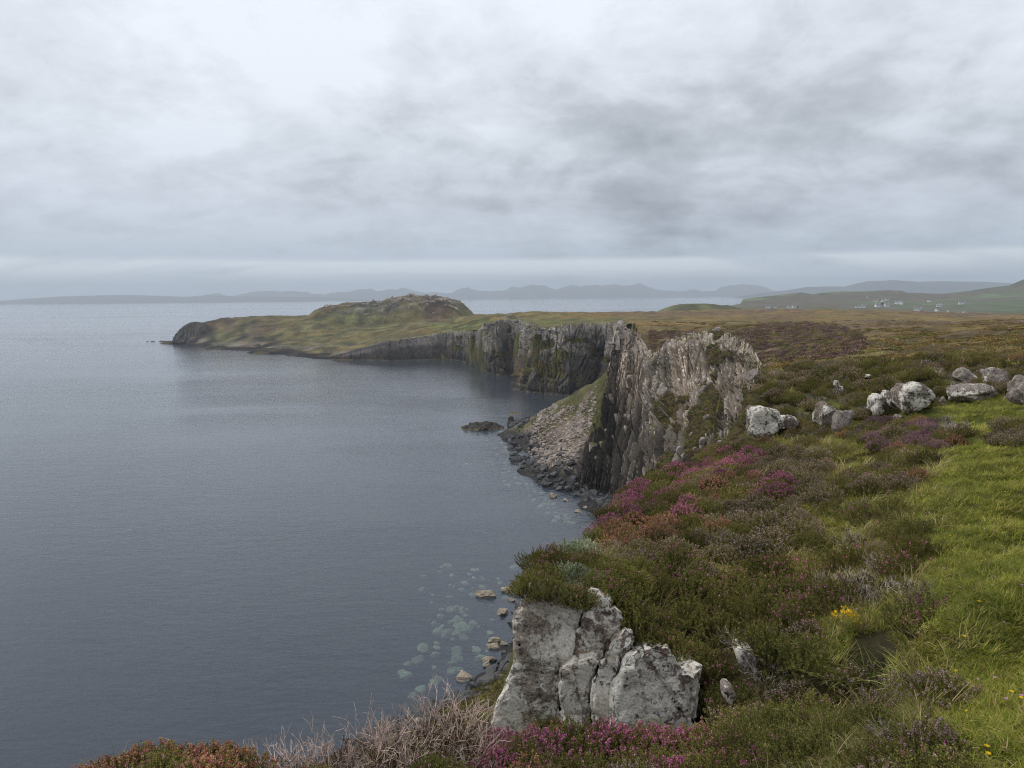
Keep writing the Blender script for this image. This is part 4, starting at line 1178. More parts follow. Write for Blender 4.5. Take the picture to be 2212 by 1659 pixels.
for (u, v, w, h, lab) in ((1104, 909, 1.6, 2.0, 'pointed black rock standing in the water by the beach'), (1098, 916, 0.9, 0.7, 'small round black rock left of the pointed one'), (1120, 925, 1.6, .8, 'flat black rock at the corner of the beach'), (1112, 893, 3.5, 0.4, 'thin pale reef awash beyond the pointed rock'),
                          (1128, 840, 6, 1.4, 'dark reef at the foot of the far cliff'), (1098, 797, 2.5, 5.5, 'left sea stack against the far cliff'), (1110, 803, 2.2, 5.0, 'right sea stack against the far cliff'),
                          (903, 777, 11, .5, 'thin pale reef in the still water of the bay'), (330, 738, 3, .8, 'outermost of the tiny rocks off the headland'), (318, 738, 2, .6, 'tiny rock off the tip of the headland'), (352, 737.5, 6, 1.0, 'low black rock off the tip of the headland')):
    skerry('skerry', u, v, w, w * .7, h, int(u * 7 + v), lab)

# crags, pinnacles and stones on the near cliff and its slope
def z2(x, y): return 972 + 0.3418 * x, 648 + 0.3418 * y
CR = 'pale rocks standing out of the heath slope beside the near cliff'
for (x, y, s) in ((1830, 635, 1.6), (1815, 655, 1.2), (1855, 660, 1.3), (1825, 705, 1.8), (1800, 735, 1.1), (1760, 800, 1.0), (1770, 840, 1.4), (1820, 830, 1.2), (1720, 865, 1.4), (1745, 880, 1.1), (1700, 905, .8), (1595, 915, 1.7), (1590, 945, 1.2),
                  (1465, 970, 2.3), (1440, 1030, 2.1), (1425, 945, 1.2), (1480, 1000, 1.4), (1290, 1030, 2.2), (1525, 855, .9), (1545, 950, .9), (1910, 500, 2.6), (1890, 540, 1.0), (1835, 490, 1.7), (1790, 540, 1.2), (1840, 545, 1.1), (1690, 570, 1.6),
                  (1630, 740, .9), (1610, 755, .8), (1600, 590, 2.0), (1640, 540, 1.8), (1350, 590, 2.6), (1345, 560, 2.0), (1245, 655, 1.1), (1205, 665, 1.3), (1450, 600, 1.5), (1440, 640, 1.3), (1560, 525, 1.6), (1500, 720, 1.2), (1690, 186, 1.5), (1660, 200, .8),
                  (1525, 215, .8), (1540, 205, .6), (1470, 215, .7), (1500, 210, .6), (1430, 235, .7), (1380, 265, 1.0), (1075, 170, 2.4), (1072, 195, 2.6), (1075, 225, 2.4), (1110, 180, 1.3), (1125, 205, 1.1), (1140, 225, .9), (1170, 212, .8), (1120, 240, .8), (1160, 190, .7)):
    u, v = z2(x, y)
    # nearest sight-line match on the cliff surface
    g = NG.reshape(-1, 3); rel = g - CAM; dep = rel @ _F
    gu = 1106 + (rel @ _R) / dep / K; gv = 829.5 - (rel @ _U) / dep / K
    k = np.argmin((gu - u) ** 2 + (gv - v) ** 2)
    if (gu[k] - u) ** 2 + (gv[k] - v) ** 2 < 60: p = g[k].copy()
    else:
        p = ray_ground(u, v, 60, 420)
        if p is None: continue
    o = strew('crag', 'crag', p + np.array((0, 0, 0.25 * s)), s, rg, 'pale rock standing out of the dark heath slope beside the near cliff', 'rock', CR, 0.25)
    o.scale = (s * rg.uniform(.8, 1.1), s * rg.uniform(.8, 1.1), s * rg.uniform(.8, 1.3))

# crags on the rocky knoll of the headland
for k in range(70):
    x_, y_ = rg.normal(-125, 62), rg.normal(962, 26)
    kk = float(knoll(np.array([x_]), np.array([y_]))[0])
    if kk < 6: continue
    s = rg.uniform(1.6, 4.0)
    strew('crag', 'crag', np.array((x_, y_, float(height([x_], [y_])[0]) + .1 * s)), s, rg, 'grey crag on the rocky knoll of the far headland', 'rock', 'crags of the headland knoll', .3)
# columns of basalt standing proud of the near cliff: pieces of the cliff
def column_mesh(seed, n=6, rings=7):
    r = np.random.default_rng(seed); a = np.sort(r.uniform(0, 2 * np.pi / n * .5, n) + np.arange(n) * 2 * np.pi / n)
    rad = r.uniform(0.8, 1.15, n); V = []
    for k in range(rings):
        t = k / (rings - 1); q = (1.05 - 0.28 * t) * rad * r.uniform(0.93, 1.07, n)
        V += [(q[i] * math.cos(a[i]) + .1 * r.uniform(-1, 1) * t, q[i] * math.sin(a[i]), t + (0.06 * r.uniform(-1, 1) if 0 < k else 0)) for i in range(n)]
    V.append((0.1 * r.uniform(-1, 1), 0.1 * r.uniform(-1, 1), 1.06))
    F3 = []
    for k in range(rings - 1):
        for i in range(n):
            p, q = k * n + i, k * n + (i + 1) % n
            F3 += [(p, q, q + n), (p, q + n, p + n)]
    F3 += [((rings - 1) * n + i, (rings - 1) * n + (i + 1) % n, rings * n) for i in range(n)]
    me = mesh_np('rock_column', np.array(V), np.array(F3), np.ones((len(V), 3)) * r.uniform(.85, 1.15), False); me.materials.append(MAT_NEARCLIFF)
    return me
CM = [column_mesh(500 + i) for i in range(8)]
nv_, nu_ = NG.shape[:2]
cnt = 0
for t in range(900):
    if cnt >= 130: break
    i, j = int(rg.integers(8, nv_ - 20)), int(rg.integers(6, nu_ - 90))
    if NROCK[i, j] < 0.8: continue
    p = NG[i, j]; hgt = rg.uniform(3.0, 7.5); wd = rg.uniform(0.8, 1.7)
    o = link('rock_column', CM[t % 8], parent=near_cliff, loc=tuple(p - np.array((0, 0, hgt * .8)) - NN[i, j] * wd * .85), rot=(rg.uniform(-.22, -.02), rg.uniform(.02, .16), rg.uniform(0, 6)), scale=(wd, wd, hgt))
    cnt += 1
# ------------------------------------------------------------------ vegetation
def mat_leaf(name, trans=0.25, rough=0.7, var=0.35):
    m = M(name)
    c = m.attr()
    rnd = m.n.new('ShaderNodeObjectInfo').outputs['Random']
    c = m.mix(1.0, c, m.ramp(rnd, [(0.0, 1 - var), (1.0, 1 + var)]), 'MULTIPLY')
    p = m.noise(m.pos(), 1.3, 3.0, 0.5)
    c = m.mix(1.0, c, m.ramp(p, [(0.32, (0.72, 0.74, 0.7)), (0.68, (1.3, 1.22, 1.15))]), 'MULTIPLY')
    d = m.node('ShaderNodeBsdfDiffuse', {'Color': c}).outputs[0]
    t = m.node('ShaderNodeBsdfTranslucent', {'Color': c}).outputs[0]
    x = m.node('ShaderNodeMixShader', {0: trans, 1: d, 2: t}).outputs[0]
    m.l.new(x, m.out.inputs[0])
    return m.m
MAT_GRASS = mat_leaf('grass_blade', 0.35)
MAT_HEATH = mat_leaf('heather_leaf', 0.15)
MAT_BLOOM = mat_leaf('heather_bloom', 0.25, var=0.2)
MAT_STEM = mat_leaf('heather_stem', 0.0)
vr = np.random.default_rng(5)

def blades(n, r0, L, w, lean, curl, cols, segs=3, wind=0.0, rg=vr):
    """n tapering curved blades; cols: list of (rgb, weight)"""
    az = rg.uniform(0, 2 * np.pi, n); rad = r0 * np.sqrt(rg.uniform(0, 1, n))
    bx, by = rad * np.cos(az), rad * np.sin(az)
    az2 = az + rg.normal(0, 0.9, n)
    if wind: az2 = np.where(rg.random(n) < wind, rg.normal(-0.5, 0.45, n), az2)
    ln = rg.uniform(*L, n); ph0 = rg.uniform(*lean, n); cu = rg.uniform(*curl, n)
    W = w * rg.uniform(0.7, 1.3, n)
    x, y, z = bx.copy(), by.copy(), np.full(n, -0.01)
    side = np.stack([-np.sin(az2), np.cos(az2)], 1)
    pts = []
    for k in range(segs + 1):
        t = k / segs; ww = W * (1 - t) ** 0.7 * 0.5 if k < segs else np.zeros(n)
        pts.append((np.stack([x - side[:, 0] * ww, y - side[:, 1] * ww, z], 1), np.stack([x + side[:, 0] * ww, y + side[:, 1] * ww, z], 1)))
        ph = ph0 + cu * (t + 0.5 / segs); s = ln / segs
        x = x + np.sin(ph) * np.cos(az2) * s; y = y + np.sin(ph) * np.sin(az2) * s; z = z + np.cos(ph) * s
    V = np.zeros((n, 2 * segs + 1, 3))
    for k in range(segs):
        V[:, 2 * k], V[:, 2 * k + 1] = pts[k]
    V[:, 2 * segs] = pts[segs][0]
    f = []
    for k in range(segs - 1):
        a = 2 * k; f += [(a, a + 1, a + 3), (a, a + 3, a + 2)]
    f.append((2 * segs - 2, 2 * segs - 1, 2 * segs))
    F_ = (np.array(f)[None] + (np.arange(n) * (2 * segs + 1))[:, None, None]).reshape(-1, 3)
    wts = np.array([c[1] for c in cols], float); pick = rg.choice(len(cols), n, p=wts / wts.sum())
    C = np.array([c[0] for c in cols])[pick] * rg.uniform(0.7, 1.3, (n, 1))
    C = np.repeat(C[:, None], 2 * segs + 1, 1).reshape(-1, 3)
    return V.reshape(-1, 3), F_, C

def join(parts):
    V, F_, C, o = [], [], [], 0
    for v, f, c in parts:
        V.append(v); F_.append(f + o); C.append(c); o += len(v)
    return np.concatenate(V), np.concatenate(F_), np.concatenate(C)

def sprigs(n, R, H, rg, leaf=(0.011, 0.0040), nleaf=36, leafc=((0.045, 0.060, 0.016),), bloom=0.0, bloomc=(), nb=11, bsize=0.0045, stemc=(0.10, 0.07, 0.045), bare=0.0, gap=0.0):
    """a dome of heather: curved shoots with leaves along them and bells near the tips; returns leaves, blooms, stems"""
    ph = rg.uniform(0, 2 * np.pi, n); q = np.sqrt(rg.uniform(0, 1, n))
    lump = 1 + 0.22 * np.sin(ph * 3 + rg.uniform(0, 6)) + 0.12 * np.sin(ph * 5 + rg.uniform(0, 6))
    tip = np.stack([R * lump * q * np.cos(ph), R * lump * q * np.sin(ph), H * (1 - 0.62 * q ** 2.2) * rg.uniform(0.68, 1.12, n)], 1)
    base = np.stack([tip[:, 0] * 0.55, tip[:, 1] * 0.55, np.full(n, -0.02)], 1) + rg.normal(0, 0.015, (n, 3)) * np.array((1, 1, 0))
    mid = (base + tip) / 2 + np.stack([tip[:, 0] * 0.08, tip[:, 1] * 0.08, H * 0.12 * np.ones(n)], 1) + rg.normal(0, 0.018, (n, 3))
    def at(t, i):
        t = t[:, None]; return base[i] * (1 - t) ** 2 + mid[i] * 2 * t * (1 - t) + tip[i] * t ** 2
    # leaves
    def tris(idx, t, length, width, cols, upbias=0.5, thick=False):
        m = len(idx); p = at(t, idx)
        d = rg.normal(size=(m, 3)); d[:, 2] += upbias * 1.6; d /= np.linalg.norm(d, axis=1, keepdims=True)
        e = np.cross(d, rg.normal(size=(m, 3))); e /= np.linalg.norm(e, axis=1, keepdims=True) + 1e-9
        ln = length * rg.uniform(0.7, 1.35, (m, 1)); wd = width * rg.uniform(0.7, 1.3, (m, 1))
        j = rg.normal(0, 0.004, (m, 3))
        if not thick:
            V = np.stack([p + j - e * wd, p + j + e * wd, p + j + d * ln], 1).reshape(-1, 3)
            F_ = np.arange(3 * m).reshape(-1, 3); k = 3
        else:
            g = np.cross(d, e)
            V = np.stack([p + j + e * wd, p + j - e * wd * .5 + g * wd * .87, p + j - e * wd * .5 - g * wd * .87, p + j + d * ln], 1).reshape(-1, 3)
            F_ = (np.array([(0, 1, 3), (1, 2, 3), (2, 0, 3)])[None] + (np.arange(m) * 4)[:, None, None]).reshape(-1, 3); k = 4
        ca = np.array(cols)[rg.integers(0, len(cols), m)] * rg.uniform(0.65, 1.35, (m, 1))
        return V, F_, np.repeat(ca, k, 0)
    out = []
    nl = int(n * nleaf * (1 - bare))
    if nl > 0:
        i = rg.integers(0, n, nl); t = rg.uniform(0.28, 1.0, nl) ** 0.8
        out.append(tris(i, t, *leaf, leafc))
    else:
        out.append(None)
    nbm = int(n * nb * bloom)
    if nbm > 0:
        fl = rg.permutation(n)[:max(1, int(n * min(1, bloom * 1.15)))]
        i = fl[rg.integers(0, len(fl), nbm)]; t = 1.0 - np.abs(rg.normal(0, 0.10, nbm))
        out.append(tris(i, t, bsize * 1.7, bsize, bloomc, 0.1, True))
    else:
        out.append(None)
    # stems: thin three-sided shoots
    K_ = 5; tt = np.linspace(0, 1, K_); V = []
    rr = np.array([0.0022, 0.0019, 0.0016, 0.0012, 0.0006]) * (1.5 if bare > .5 else 1.0)
    for k in range(K_):
        c = at(np.full(n, tt[k]), np.arange(n)) + (rg.normal(0, 0.006, (n, 3)) if bare > .5 and k else 0)
        for s in range(3):
            V.append(c + rr[k] * np.array((math.cos(s * 2.094), math.sin(s * 2.094), 0)))
    V = np.stack(V, 1)                                            # n, 3K, 3
    f = []
    for k in range(K_ - 1):
        for s in range(3):
            a, b = 3 * k + s, 3 * k + (s + 1) % 3
            f += [(a, b, b + 3), (a, b + 3, a + 3)]
    F_ = (np.array(f)[None] + (np.arange(n) * 3 * K_)[:, None, None]).reshape(-1, 3)
    C = np.repeat(np.array([stemc]) * rg.uniform(0.6, 1.4, (n, 1)), 3 * K_, 0)
    out.append((V.reshape(-1, 3), F_, C))
    return out

def forked(n, R, H, rg, col, r=0.0022):
    """dead heather: bare forking twigs"""
    V, F_, C, o = [], [], [], 0
    def seg(a, b, ra, rb):
        nonlocal o
        d = b - a; e = np.cross(d, (0.3, 0.5, 0.8)); e /= np.linalg.norm(e) + 1e-9; g = np.cross(d / (np.linalg.norm(d) + 1e-9), e)
        for q, rad in ((a, ra), (b, rb)):
            for s in range(3):
                V.append(q + rad * (math.cos(s * 2.094) * e + math.sin(s * 2.094) * g))
        for s in range(3):
            x, y = s, (s + 1) % 3
            F_.append((o + x, o + y, o + y + 3)); F_.append((o + x, o + y + 3, o + x + 3))
        k = rg.uniform(0.6, 1.4)
        C.extend([np.array(col) * k] * 6); o += 6
    def grow(p, d, L_, rad, depth):
        m = p
        for _ in range(2):
            d = d + rg.normal(0, 0.22, 3); d /= np.linalg.norm(d)
            q = m + d * L_ * 0.5; seg(m, q, rad, rad * 0.8); m = q; rad *= 0.8
        if depth > 0:
            for _ in range(2 + (rg.random() < 0.5)):
                e = d + rg.normal(0, 0.42, 3) + np.array((0, 0, 0.15)); grow(m, e / np.linalg.norm(e), L_ * rg.uniform(0.5, 0.8), rad, depth - 1)
    for _ in range(n):
        a = rg.uniform(0, 6.28); q = math.sqrt(rg.random())
        p = np.array((R * .45 * q * math.cos(a), R * .45 * q * math.sin(a), -0.02))
        d = np.array((0.75 * q * math.cos(a), 0.75 * q * math.sin(a), 1.0)) + rg.normal(0, .2, 3)
        grow(p, d / np.linalg.norm(d), H * rg.uniform(0.28, 0.45), r * rg.uniform(.8, 1.3), 2)
    return np.array(V), np.array(F_), np.array(C)

GREEN = ((0.159, 0.190, 0.048), (0.215, 0.222, 0.060), (0.127, 0.135, 0.041), (0.238, 0.183, 0.079))
BROWN = ((0.222, 0.167, 0.088), (0.167, 0.159, 0.057), (0.285, 0.206, 0.127))
MAG = ((0.60, 0.16, 0.42), (0.50, 0.13, 0.36), (0.70, 0.30, 0.54), (0.48, 0.17, 0.30), (0.52, 0.30, 0.22))
VIO = ((0.40, 0.17, 0.42), (0.34, 0.17, 0.30), (0.48, 0.26, 0.46), (0.30, 0.22, 0.16))
LIL = ((0.48, 0.34, 0.37), (0.40, 0.28, 0.29), (0.56, 0.42, 0.44), (0.34, 0.25, 0.20))
ORA = ((0.58, 0.30, 0.15), (0.62, 0.38, 0.22), (0.50, 0.24, 0.20), (0.52, 0.18, 0.32), (0.36, 0.24, 0.14))
TWIG = (0.46, 0.36, 0.32)
KINDS = {   # n, R, H, kwargs
 'bell':  dict(n=200, R=0.27, H=0.27, kw=dict(leafc=GREEN, bloom=0.85, bloomc=MAG, nb=20, bsize=0.0052)),
 'violet': dict(n=200, R=0.27, H=0.26, kw=dict(leafc=GREEN, bloom=0.8, bloomc=VIO, nb=18, bsize=0.005)),
 'ling':  dict(n=230, R=0.28, H=0.26, kw=dict(leafc=BROWN[:2] + GREEN[:2], bloom=0.6, bloomc=LIL, nb=15, bsize=0.0044)),
 'faded': dict(n=210, R=0.27, H=0.25, kw=dict(leafc=GREEN, bloom=0.8, bloomc=ORA, nb=18, bsize=0.005)),
 'green': dict(n=240, R=0.29, H=0.28, kw=dict(leafc=GREEN, nleaf=44, bloom=0.05, bloomc=MAG, nb=8, bsize=0.0048)),
 'sparse': dict(n=230, R=0.29, H=0.28, kw=dict(leafc=GREEN, nleaf=42, bloom=0.18, bloomc=MAG, nb=9, bsize=0.0052)),
}
WHAT = {'bell': 'magenta bell heather bush', 'violet': 'violet heather bush', 'ling': 'pale lilac ling bush', 'faded': 'orange faded heather bush', 'green': 'flowerless dark green heather bush',
        'sparse': 'pink-flecked green heather bush', 'dead': 'dead grey heather bush', 'willow': 'silvery green creeping willow', 'twig': 'tall dead twiggy heather bush'}
BUSH = {}          # kind -> list of dict(part name -> mesh)
LUMP = {}          # kind -> list of joined meshes for ground cover
def arrays_mesh(name, a, mat):
    me = mesh_np(name, a[0], a[1], a[2], False); me.materials.append(mat); return me
def lump_mesh(name, arrs, mats):
    ok = [(a, m) for a, m in zip(arrs, mats) if a is not None]
    v, f, c = join([a for a, _ in ok])
    me = mesh_np(name, v, f, c, False)
    idx = np.concatenate([np.full(len(a[1]), i, np.int32) for i, (a, _) in enumerate(ok)])
    for _, m in ok: me.materials.append(m)
    me.polygons.foreach_set('material_index', idx)
    return me
for kd, q in KINDS.items():
    BUSH[kd], LUMP[kd] = [], []
    for s in range(2):
        arr = sprigs(q['n'], q['R'], q['H'], np.random.default_rng(1000 + 17 * s + hash_id(kd)), **q['kw'])
        mats = (MAT_HEATH, MAT_BLOOM, MAT_STEM)
        BUSH[kd].append({nm: arrays_mesh(nm, a, m) for nm, a, m in zip(('foliage', 'blossom', 'stems'), arr, mats) if a is not None})
        LUMP[kd].append(lump_mesh(kd + '_clump', arr, mats))
for kd, nn, R_, H_, cc, rad in (('dead', 30, 0.26, 0.24, (0.44, 0.39, 0.37), 0.0030), ('twig', 26, 0.20, 0.46, TWIG, 0.0030)):
    BUSH[kd], LUMP[kd] = [], []
    for s in range(2):
        r_ = np.random.default_rng(1400 + s + nn)
        tw_ = forked(nn, R_, H_, r_, cc, rad)
        lv = sprigs(60, R_ * .9, H_ * .6, r_, leafc=((0.13, 0.09, 0.06), (0.085, 0.07, 0.04)), nleaf=24)[0]
        BUSH[kd].append({'twigs': arrays_mesh('twigs', tw_, MAT_STEM), 'foliage': arrays_mesh('foliage', lv, MAT_HEATH)})
        LUMP[kd].append(lump_mesh(kd + '_clump', (tw_, lv), (MAT_STEM, MAT_HEATH)))
wl_ = sprigs(150, 0.30, 0.24, np.random.default_rng(1500), leaf=(0.020, 0.0085), nleaf=30, leafc=((0.30, 0.34, 0.22), (0.23, 0.28, 0.16), (0.38, 0.41, 0.30)))
BUSH['willow'] = [{'foliage': arrays_mesh('foliage', wl_[0], MAT_GRASS), 'stems': arrays_mesh('stems', wl_[2], MAT_STEM)}]
LUMP['willow'] = [lump_mesh('willow_clump', (wl_[0], wl_[2]), (MAT_GRASS, MAT_STEM))]

GR = [((0.221, 0.258, 0.044), 4), ((0.324, 0.323, 0.073), 3), ((0.144, 0.189, 0.035), 3), ((0.468, 0.378, 0.196), 1.0), ((0.360, 0.301, 0.098), 1.8)]
GL = [((0.18, 0.215, 0.055), 3), ((0.27, 0.26, 0.085), 3), ((0.52, 0.44, 0.24), 2.2), ((0.36, 0.29, 0.14), 2)]
GM = [((0.20, 0.235, 0.050), 4), ((0.30, 0.285, 0.08), 3), ((0.48, 0.40, 0.20), 1.4), ((0.24, 0.165, 0.085), 1.2)]
GRASS = {
 'short': [arrays_mesh('short_tuft', blades(85, 0.11, (0.04, 0.11), 0.0058, (0.3, 1.0), (0.3, 1.3), GR, 3, 0.6), MAT_GRASS) for _ in range(4)],
 'long': [arrays_mesh('long_tuft', blades(60, 0.07, (0.13, 0.32), 0.0060, (0.2, 0.8), (0.5, 1.7), GL, 4, 0.6), MAT_GRASS) for _ in range(4)],
 'mixed': [arrays_mesh('mixed_tuft', blades(70, 0.11, (0.05, 0.16), 0.0058, (0.25, 0.95), (0.3, 1.4), GM, 3, 0.6), MAT_GRASS) for _ in range(4)],
 'straw': [arrays_mesh('straw_tuft', blades(50, 0.06, (0.15, 0.34), 0.0040, (0.1, 0.7), (0.6, 2.0), [((0.36, 0.29, 0.17), 3), ((0.25, 0.19, 0.10), 2), ((0.15, 0.14, 0.05), 1)], 4), MAT_GRASS) for _ in range(3)],
}

def scatter(name, meshes, pts, rot, scl, idx):
    """one ground-cover object: the given shapes stood on the points by geometry nodes"""
    coll = bpy.data.collections.new(name + '_shapes')
    for i, me in enumerate(meshes):
        o = bpy.data.objects.new('%s_%03d' % (name, i), me); coll.objects.link(o)
    me = bpy.data.meshes.new(name); n = len(pts)
    me.vertices.add(n); me.vertices.foreach_set('co', np.asarray(pts, np.float32).ravel())
    me.attributes.new('rot', 'FLOAT_VECTOR', 'POINT').data.foreach_set('vector', np.asarray(rot, np.float32).ravel())
    s3 = np.asarray(scl, np.float32); s3 = np.repeat(s3[:, None], 3, 1) if s3.ndim == 1 else s3
    me.attributes.new('scl', 'FLOAT_VECTOR', 'POINT').data.foreach_set('vector', s3.ravel())
    me.attributes.new('pick', 'INT', 'POINT').data.foreach_set('value', np.asarray(idx, np.int32))
    me.update()
    o = link(name, me)
    ng = bpy.data.node_groups.new(name, 'GeometryNodeTree')
    ng.interface.new_socket('Geometry', in_out='INPUT', socket_type='NodeSocketGeometry')
    ng.interface.new_socket('Geometry', in_out='OUTPUT', socket_type='NodeSocketGeometry')
    N_, L_ = ng.nodes, ng.links
    gi, go = N_.new('NodeGroupInput'), N_.new('NodeGroupOutput')
    ip = N_.new('GeometryNodeInstanceOnPoints'); ci = N_.new('GeometryNodeCollectionInfo')
    ci.inputs['Collection'].default_value = coll; ci.inputs['Separate Children'].default_value = True; ci.inputs['Reset Children'].default_value = True
    ip.inputs['Pick Instance'].default_value = True
    def na(nm, t):
        a = N_.new('GeometryNodeInputNamedAttribute'); a.data_type = t; a.inputs['Name'].default_value = nm; return a.outputs['Attribute']
    er = N_.new('FunctionNodeEulerToRotation')
    L_.new(gi.outputs[0], ip.inputs['Points']); L_.new(ci.outputs[0], ip.inputs['Instance']); L_.new(na('pick', 'INT'), ip.inputs['Instance Index'])
    L_.new(na('rot', 'FLOAT_VECTOR'), er.inputs[0]); L_.new(er.outputs[0], ip.inputs['Rotation']); L_.new(na('scl', 'FLOAT_VECTOR'), ip.inputs['Scale'])
    L_.new(ip.outputs[0], go.inputs[0])
    md = o.modifiers.new('scatter', 'NODES'); md.node_group = ng
    return tag(o, kind='stuff')

# ---- where things grow, in survey coordinates of the ground
def project(p):
    rel = np.asarray(p) - CAM; dep = rel @ _F
    return 1106 + (rel @ _R) / dep / K, 829.5 - (rel @ _U) / dep / K
GRASS_ZONE = np.array([(1790, 950), (1850, 912), (2000, 885), (2212, 850), (9000, 700), (9000, 4000), (2080, 4000), (2050, 1560), (2015, 1420), (2030, 1330), (2010, 1250), (1975, 1150), (1990, 1060), (2080, 1000), (1960, 975), (1880, 962)])
MIX_ZONE = np.array([(1500, 1230), (1470, 1200), (1600, 1160), (1570, 1090), (1640, 990), (1660, 950), (1790, 950), (1880, 962), (2080, 1000), (1990, 1060), (1975, 1150), (2010, 1250), (2030, 1330), (2015, 1420), (2050, 1560), (2000, 1600), (1900, 1500), (1760, 1450), (1750, 1330), (1640, 1260)])
SPOTS = [(1560, 1075, 70, 30, 'faded'), (1660, 1060, 60, 25, 'bell'), (1500, 1110, 60, 24, 'bell'), (1750, 1090, 60, 25, 'ling'), (1585, 1013, 102, 29, 'bell'), (1500, 1040, 72, 26.1, 'bell'), (1440, 1088, 114, 37.7, 'bell'), (1345, 1110, 72, 37.7, 'bell'), (1300, 1130, 36, 31.9, 'bell'), (1960, 948, 134.4, 34.8, 'violet'), (1640, 1128, 90, 31.9, 'ling'), (1560, 1140, 72, 26.1, 'ling'),
         (1455, 1170, 150, 34.8, 'faded'), (1340, 1185, 72, 29, 'faded'), (1290, 1140, 25, 18, 'sparse'), (1390, 1210, 108, 36.25, 'ling'), (1620, 1165, 66, 37.7, 'ling'), (1550, 1195, 72, 31.9, 'ling'), (1235, 1205, 50, 26, 'willow'), (1165, 1230, 25, 30, 'green'),
         (1925, 770, 45, 16, 'dead'), (1724, 882, 45, 22, 'dead'), (1800, 790, 60, 14, 'ling'), (1700, 825, 70, 16, 'ling'), (1860, 770, 55, 12, 'ling'), (1670, 855, 40, 18, 'ling'), (1800, 870, 40, 20, 'dead'), (2030, 765, 40, 12, 'dead'), (2040, 820, 26, 14, 'dead'),
         (1960, 830, 80, 26, 'green'), (1840, 830, 60, 30, 'green'), (1760, 850, 40, 20, 'green'), (2190, 950, 40, 24, 'ling'), (2050, 935, 34, 22, 'dead'), (1700, 1020, 96, 36.25, 'ling'), (1900, 1050, 72, 20.3, 'ling'), (1420, 1060, 40, 20, 'green'), (1700, 1160, 48, 29, 'ling'),
         (1900, 1240, 45, 18, 'dead'), (1340, 1260, 60, 20, 'green'), (1400, 1300, 80, 50, 'green'), (1500, 1390, 60, 40, 'dead'), (1520, 1270, 90, 40, 'sparse'), (1700, 1250, 70, 30, 'sparse'), (1880, 1310, 40, 25, 'dead'), (1990, 1300, 34, 24, 'dead'), (1620, 1480, 60, 40, 'dead'),
         (1600, 1340, 90, 60, 'green'), (1440, 1230, 60, 18, 'sparse'), (1250, 1600, 210, 50, 'sparse'), (1560, 1640, 90, 40, 'sparse'), (1700, 1620, 110, 60, 'green'), (370, 1660, 170, 60, 'faded'), (430, 1660, 90, 50, 'bell'), (1750, 1000, 40, 12, 'dead'), (1480, 1560, 50, 20, 'sparse'),
         (2000, 1530, 60, 30, 'ling'), (2090, 1640, 40, 30, 'dead'), (1820, 1600, 80, 40, 'green'), (1270, 1260, 30, 20, 'dead')]
def kind_at(u, v, rg):
    best, bk = 1.0, None
    for (a, b, ru, rv, kd) in SPOTS:
        d = ((u - a) / ru) ** 2 + ((v - b) / rv) ** 2
        if d < best: best, bk = d, kd
    if bk in ('bell', 'violet', 'faded') and rg.random() < 0.40: return rg.choice(['sparse', 'green', 'ling', 'faded'], p=[.4, .25, .2, .15])
    if bk is not None and rg.random() < 0.88: return bk
    return rg.choice(['green', 'sparse', 'ling', 'dead', 'faded'], p=[.38, .28, .2, .1, .04])
def inpoly(u, v, poly): return sdist(np.asarray(u, float), np.asarray(v, float), poly) > 0

# candidate points, evenly spread over the picture of the ground rather than over the ground
def candidates(n, dmin, dmax, t0=-38.0, t1=40.0, rg=vr, power=1.0):
    r = np.exp(rg.uniform(math.log(dmin), math.log(dmax), n)); t = np.radians(rg.uniform(t0, t1, n))
    x, y = r * np.sin(t), r * np.cos(t)
    sd = sdist(x, y)
    ok = sd > 0.02
    x, y = x[ok], y[ok]
    z = height(x, y)
    return np.stack([x, y, z], 1), sd[ok]
pts, sd = candidates(26000, 1.7, 33, t0=-36)
u, v = project(pts)
D_ = pts[:, 1]
seen = (u > -150) & (u < 2360) & (v > 700) & (v < 1960)
pts, u, v, sd, D_ = pts[seen], u[seen], v[seen], sd[seen], D_[seen]
ing = inpoly(u, v, GRASS_ZONE); inm = inpoly(u, v, MIX_ZONE)
# keep the rocks clear
def near_rock(u, v):
    bad = np.zeros(len(u), bool)
    for ob in bpy.data.objects:
        if ob.name.split('.')[0] in ('rock', 'boulder') and ob.location.y < 30 and ob.location.z > 50 and ob.type == 'MESH':
            co = np.array([c[:] for c in ob.bound_box]) + np.array(ob.location)
            lo, hi = co.min(0), co.max(0)
            bad |= (pts[:, 0] > lo[0]) & (pts[:, 0] < hi[0]) & (pts[:, 1] > lo[1] - (0.25 if lo[1] < 9 else -0.1) * (hi[1] - lo[1])) & (pts[:, 1] < hi[1] - 0.2 * (hi[1] - lo[1]))
    return bad
block = near_rock(u, v)
